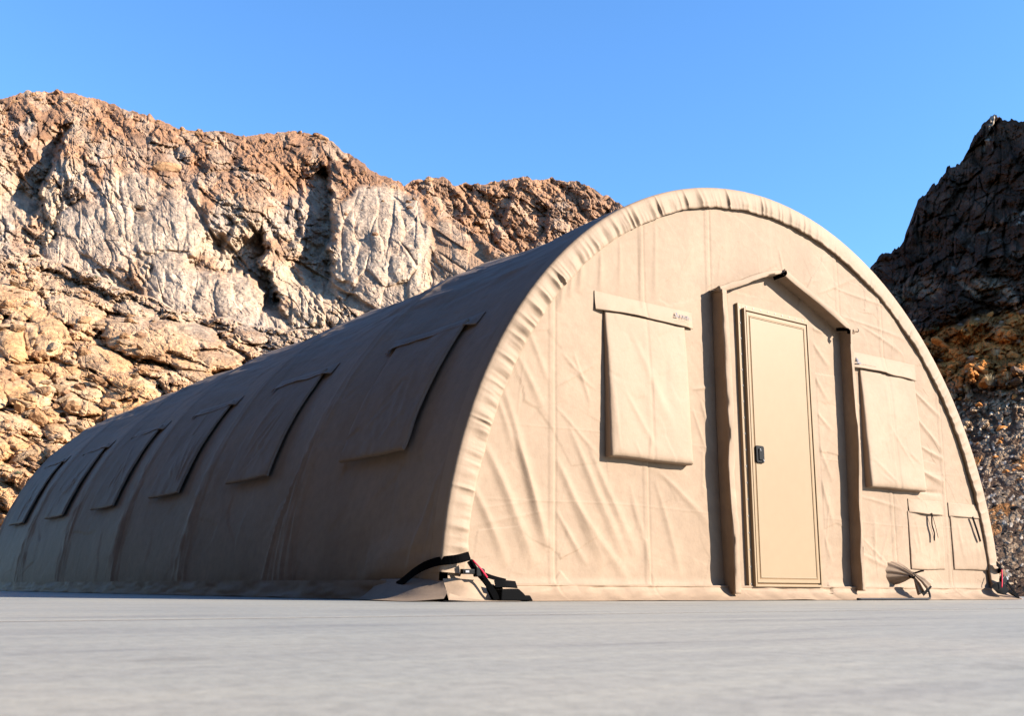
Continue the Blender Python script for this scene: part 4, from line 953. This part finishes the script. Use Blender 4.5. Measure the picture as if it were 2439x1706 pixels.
# --- lower right pockets -----------------------------------------------------------
for x0, x1, zt, zb, hx in ((1.632, 2.148, 0.72, 0.245, (1.650, 2.165)), (2.272, 2.80, 0.73, 0.255, (2.262, 2.76))):
    sf = wall_surf(x0, zb)
    pk = padded('vent_panel', x1 - x0, zt - zb, 0.011, sf, M_FAB, tent, 851 + int(x0 * 10), n=(40, 40), lean=0.004,
                folds=[(.1, .40, .16, .1, .03, .012, .3), (.3, .02, .28, .14, .015, .005, .5), (.42, .02, .40, .15, .012, .005, .5), (.36, .45, .4, .05, .04, .008, .2)])
    header('panel_header', hx[0], hx[1], 0.705, 0.822, 0.020, 0.002, wall_surf(hx[0], 0.705), M_FAB, pk, 861 + int(x0 * 10), wav=.006)
    xs_ = (1.945, 2.575)[x0 > 2]
    if x0 < 2:
        ribbon('pull_strap', [(xs_, -.034, .715), (xs_ - .012, -.034, .62), (xs_ + .01, -.036, .55), (xs_ + .004, -.034, .485)], 0.022, (0.25, -1, 0), M_BLACK, pk, n=20)
        tube('loose_cord', [(xs_ + .005, -.034, .70), (xs_ + .04, -.034, .60), (xs_ + .065, -.034, .51)], 0.0022, M_BLACK, pk, n=10, k=6)
    else:
        ribbon('pull_strap', [(xs_, -.034, .71), (xs_ + .05, -.036, .60), (xs_ + .095, -.034, .50)], 0.026, (0, -1, 0), M_BLACK, pk, n=14)

# --- tied off cable sleeve ---------------------------------------------------------
def pleated(name, rings, mat, parent, k=72, lobes=7, seed=1):
    """rings: centre, radius a, radius b, axis frame, depth of pleats"""
    Gd = []
    a = np.linspace(0, 2 * math.pi, k, endpoint=False)
    for (c, ra, rb, ua, ub, pd) in rings:
        m = 1 + pd * np.sin(lobes * a + 1.3 * np.sin(2 * a + seed)) + 0.4 * pd * np.sin(13 * a)
        Gd.append(np.array(c)[None] + (np.cos(a) * ra * m)[:, None] * np.array(ua) + (np.sin(a) * rb * m)[:, None] * np.array(ub))
    return grid_obj(name, np.array(Gd), mat, parent, closed_v=True)
knot = np.array([1.435, -0.125, 0.20])
sk = pleated('cable_sleeve', [((1.36, .02, .215), .105, .095, EX, EZ, .05), ((1.37, -.03, .213), .086, .080, (.95, -.3, 0), EZ, .10), ((1.395, -.075, .208), .052, .052, (.9, -.4, 0), EZ, .2), (knot, .017, .020, (.8, -.3, .5), (-.4, 0, .9), .25),
                              (knot + np.array([.012, -.022, -.018]), .018, .024, (.8, -.2, .5), (-.4, 0, .8), .3), (knot + np.array([.045, -.05, -.06]), .05, .028, (.8, -.15, .55), (-.3, -.7, .3), .38), (knot + np.array([.07, -.07, -.105]), .078, .036, (.85, -.1, .5), (-.3, -.7, .2), .35), (knot + np.array([.074, -.072, -.112]), .073, .030, (.85, -.1, .5), (-.3, -.7, .2), .35)], M_FAB, tent)
tube('tie_cord', [knot + np.array([.021 * math.cos(q), -.022 * math.sin(q) - .005, .022 * math.cos(q + .6) - .004]) for q in np.linspace(0, 13, 26)], .0065, M_BLACK, sk, n=70, k=7)
tube('tie_cord_tail', [knot + np.array([.01, -.02, .01]), knot + np.array([.05, -.05, .025]), knot + np.array([.085, -.055, .03])], .0075, M_BLACK, sk, n=10, k=7)
ribbon('sleeve_lining', [knot + np.array([.0, -.085, -.155]), knot + np.array([.07, -.085, -.118]), knot + np.array([.13, -.08, -.085])], .03, (0.2, -.8, .5), M_LINER, sk, n=12)
hose = tube('cable', [(0.6, -.20, .010), (1.1, -.20, .010), (1.42, -.205, .010), (1.515, -.21, .013), (1.538, -.21, .03), (1.53, -.205, .075), (1.51, -.20, .11)], .0085, M_HOSE, None, n=60)
tag(hose, 'thin black cable lying along the foot of the tent, rising into the tied sleeve', 'cable')

# --- left front corner: skirt, straps, buckle, cord ---------------------------------
def sheet(name, rows, mat, n=40, m=16):
    """smooth sheet through rows of control points"""
    R_ = np.array([catmull(r_, n) for r_ in rows]); Gd = np.array([catmull(R_[:, i], m) for i in range(n)])
    return grid_obj(name, Gd, mat, tent)
sheet('corner_skirt', [[(-2.99, .60, .125), (-3.0, .40, .125), (-2.985, .2, .125), (-2.955, -.03, .112)],
                       [(-3.03, .66, .06), (-3.06, .40, .068), (-3.05, .12, .075), (-2.99, -.10, .072)],
                       [(-3.08, .70, .012), (-3.14, .35, .018), (-3.13, .0, .030), (-3.03, -.18, .050)],
                       [(-3.12, .75, .004), (-3.24, .25, .006), (-3.24, -.12, .004), (-3.11, -.27, .018)]], M_FAB2)
sheet('corner_gusset', [[(-2.955, -.02, .125), (-2.86, -.05, .125), (-2.70, -.06, .115)],
                        [(-2.96, -.06, .07), (-2.84, -.10, .075), (-2.70, -.09, .06)],
                        [(-3.03, -.20, .006), (-2.88, -.17, .01), (-2.70, -.14, .004)]], M_FAB)
sheet('corner_flap', [[(-3.03, -.205, .045), (-2.93, -.22, .022), (-2.78, -.235, .008), (-2.58, -.24, .005)],
                      [(-3.08, -.27, .012), (-2.95, -.275, .006), (-2.80, -.27, .004), (-2.58, -.26, .004)]], M_FLAP, m=6)
MB().prism([(-2.685, .004), (-2.455, .004), (-2.478, .036), (-2.507, .032), (-2.53, .052), (-2.56, .072), (-2.68, .068)], -.205, -.13).build('black_liner', M_LINER, tent, bevel=.006)
ribbon('liner_fold', [(-2.69, -.15, .098), (-2.62, -.165, .098), (-2.545, -.16, .094)], .045, (0, -.85, .5), M_LINER, tent, n=10)
ribbon('tie_down_strap', [(-2.82, -.085, .252), (-2.90, -.075, .232), (-2.985, .02, .215), (-3.02, .14, .175), (-3.03, .30, .105), (-3.03, .36, .085)], [.05] * 30,
       [(-.3, -1, .2), (-.5, -.85, .2), (-.95, -.3, .2), (-1, 0, .2), (-1, 0, .3), (-1, 0, .3)], M_BLACK, tent)
ribbon('anchor_strap', [(-2.82, -.085, .225), (-2.785, -.10, .17), (-2.745, -.12, .125), (-2.72, -.17, .06), (-2.70, -.19, .01)], .036, (-.3, -.9, .2), M_BLACK, tent, n=20)
ribbon('wall_strap', [(-2.78, -.095, .165), (-2.66, -.08, .135), (-2.55, -.065, .118)], [.028 - .0008 * i for i in range(12)], (0, -1, 0), M_BLACK, tent, n=12)
bk_ = MB().box((-2.885, -.115, .150), (-2.79, -.085, .178)).build('buckle', M_PLASTIC, tent, bevel=.004)
MB().box((-2.87, -.121, .158), (-2.845, -.1145, .170)).build('buckle_slot', M_STEEL, bk_, bevel=.001)
MB().prism([(-2.80, .135), (-2.735, .140), (-2.74, .180), (-2.80, .192)], -.125, -.09).build('buckle_body', M_PLASTIC, bk_, bevel=.006)
tube('release_cord', [(-2.808, -.10, .228), (-2.77, -.125, .18), (-2.735, -.14, .132)], .0048, M_RED, tent, n=10, k=8)
# --- right front corner ---------------------------------------------------------------
ribbon('tie_down_strap', [(2.82, -.08, .31), (2.90, -.075, .27), (2.96, 0.02, .235)], .045, (.3, -1, .1), M_BLACK, tent, n=12)
ribbon('anchor_strap', [(2.865, -.10, .19), (2.94, -.12, .12), (3.04, -.13, .02)], .036, (.2, -1, .2), M_BLACK, tent, n=12)
ribbon('anchor_strap', [(2.80, -.12, .085), (2.92, -.14, .06), (3.02, -.15, .015)], .024, (.1, -1, .3), M_BLACK, tent, n=12)
bk_ = MB().prism([(2.825, .14), (2.90, .15), (2.905, .19), (2.86, .205), (2.825, .18)], -.12, -.085).build('buckle', M_PLASTIC, tent, bevel=.005)
MB().box((2.895, -.115, .172), (2.935, -.10, .198)).build('buckle_tongue', M_STEEL, bk_, bevel=.002)
sheet('black_liner', [[(2.66, -.10, .115), (2.74, -.11, .150), (2.84, -.11, .155)], [(2.66, -.12, .09), (2.76, -.14, .10), (2.89, -.13, .09)], [(2.70, -.13, .055), (2.78, -.15, .045), (2.90, -.13, .075)]], M_LINER, m=8)
tube('release_cord', [(2.845, -.11, .255), (2.78, -.14, .17), (2.735, -.155, .105)], .0048, M_RED, tent, n=10, k=8)
sheet('corner_skirt', [[(2.96, -.02, .12), (3.0, .05, .12), (3.03, .5, .12)], [(3.06, -.08, .05), (3.12, .05, .08), (3.16, .5, .08)], [(3.10, -.14, .004), (3.26, -.02, .006), (3.34, .45, .004)]], M_FAB)
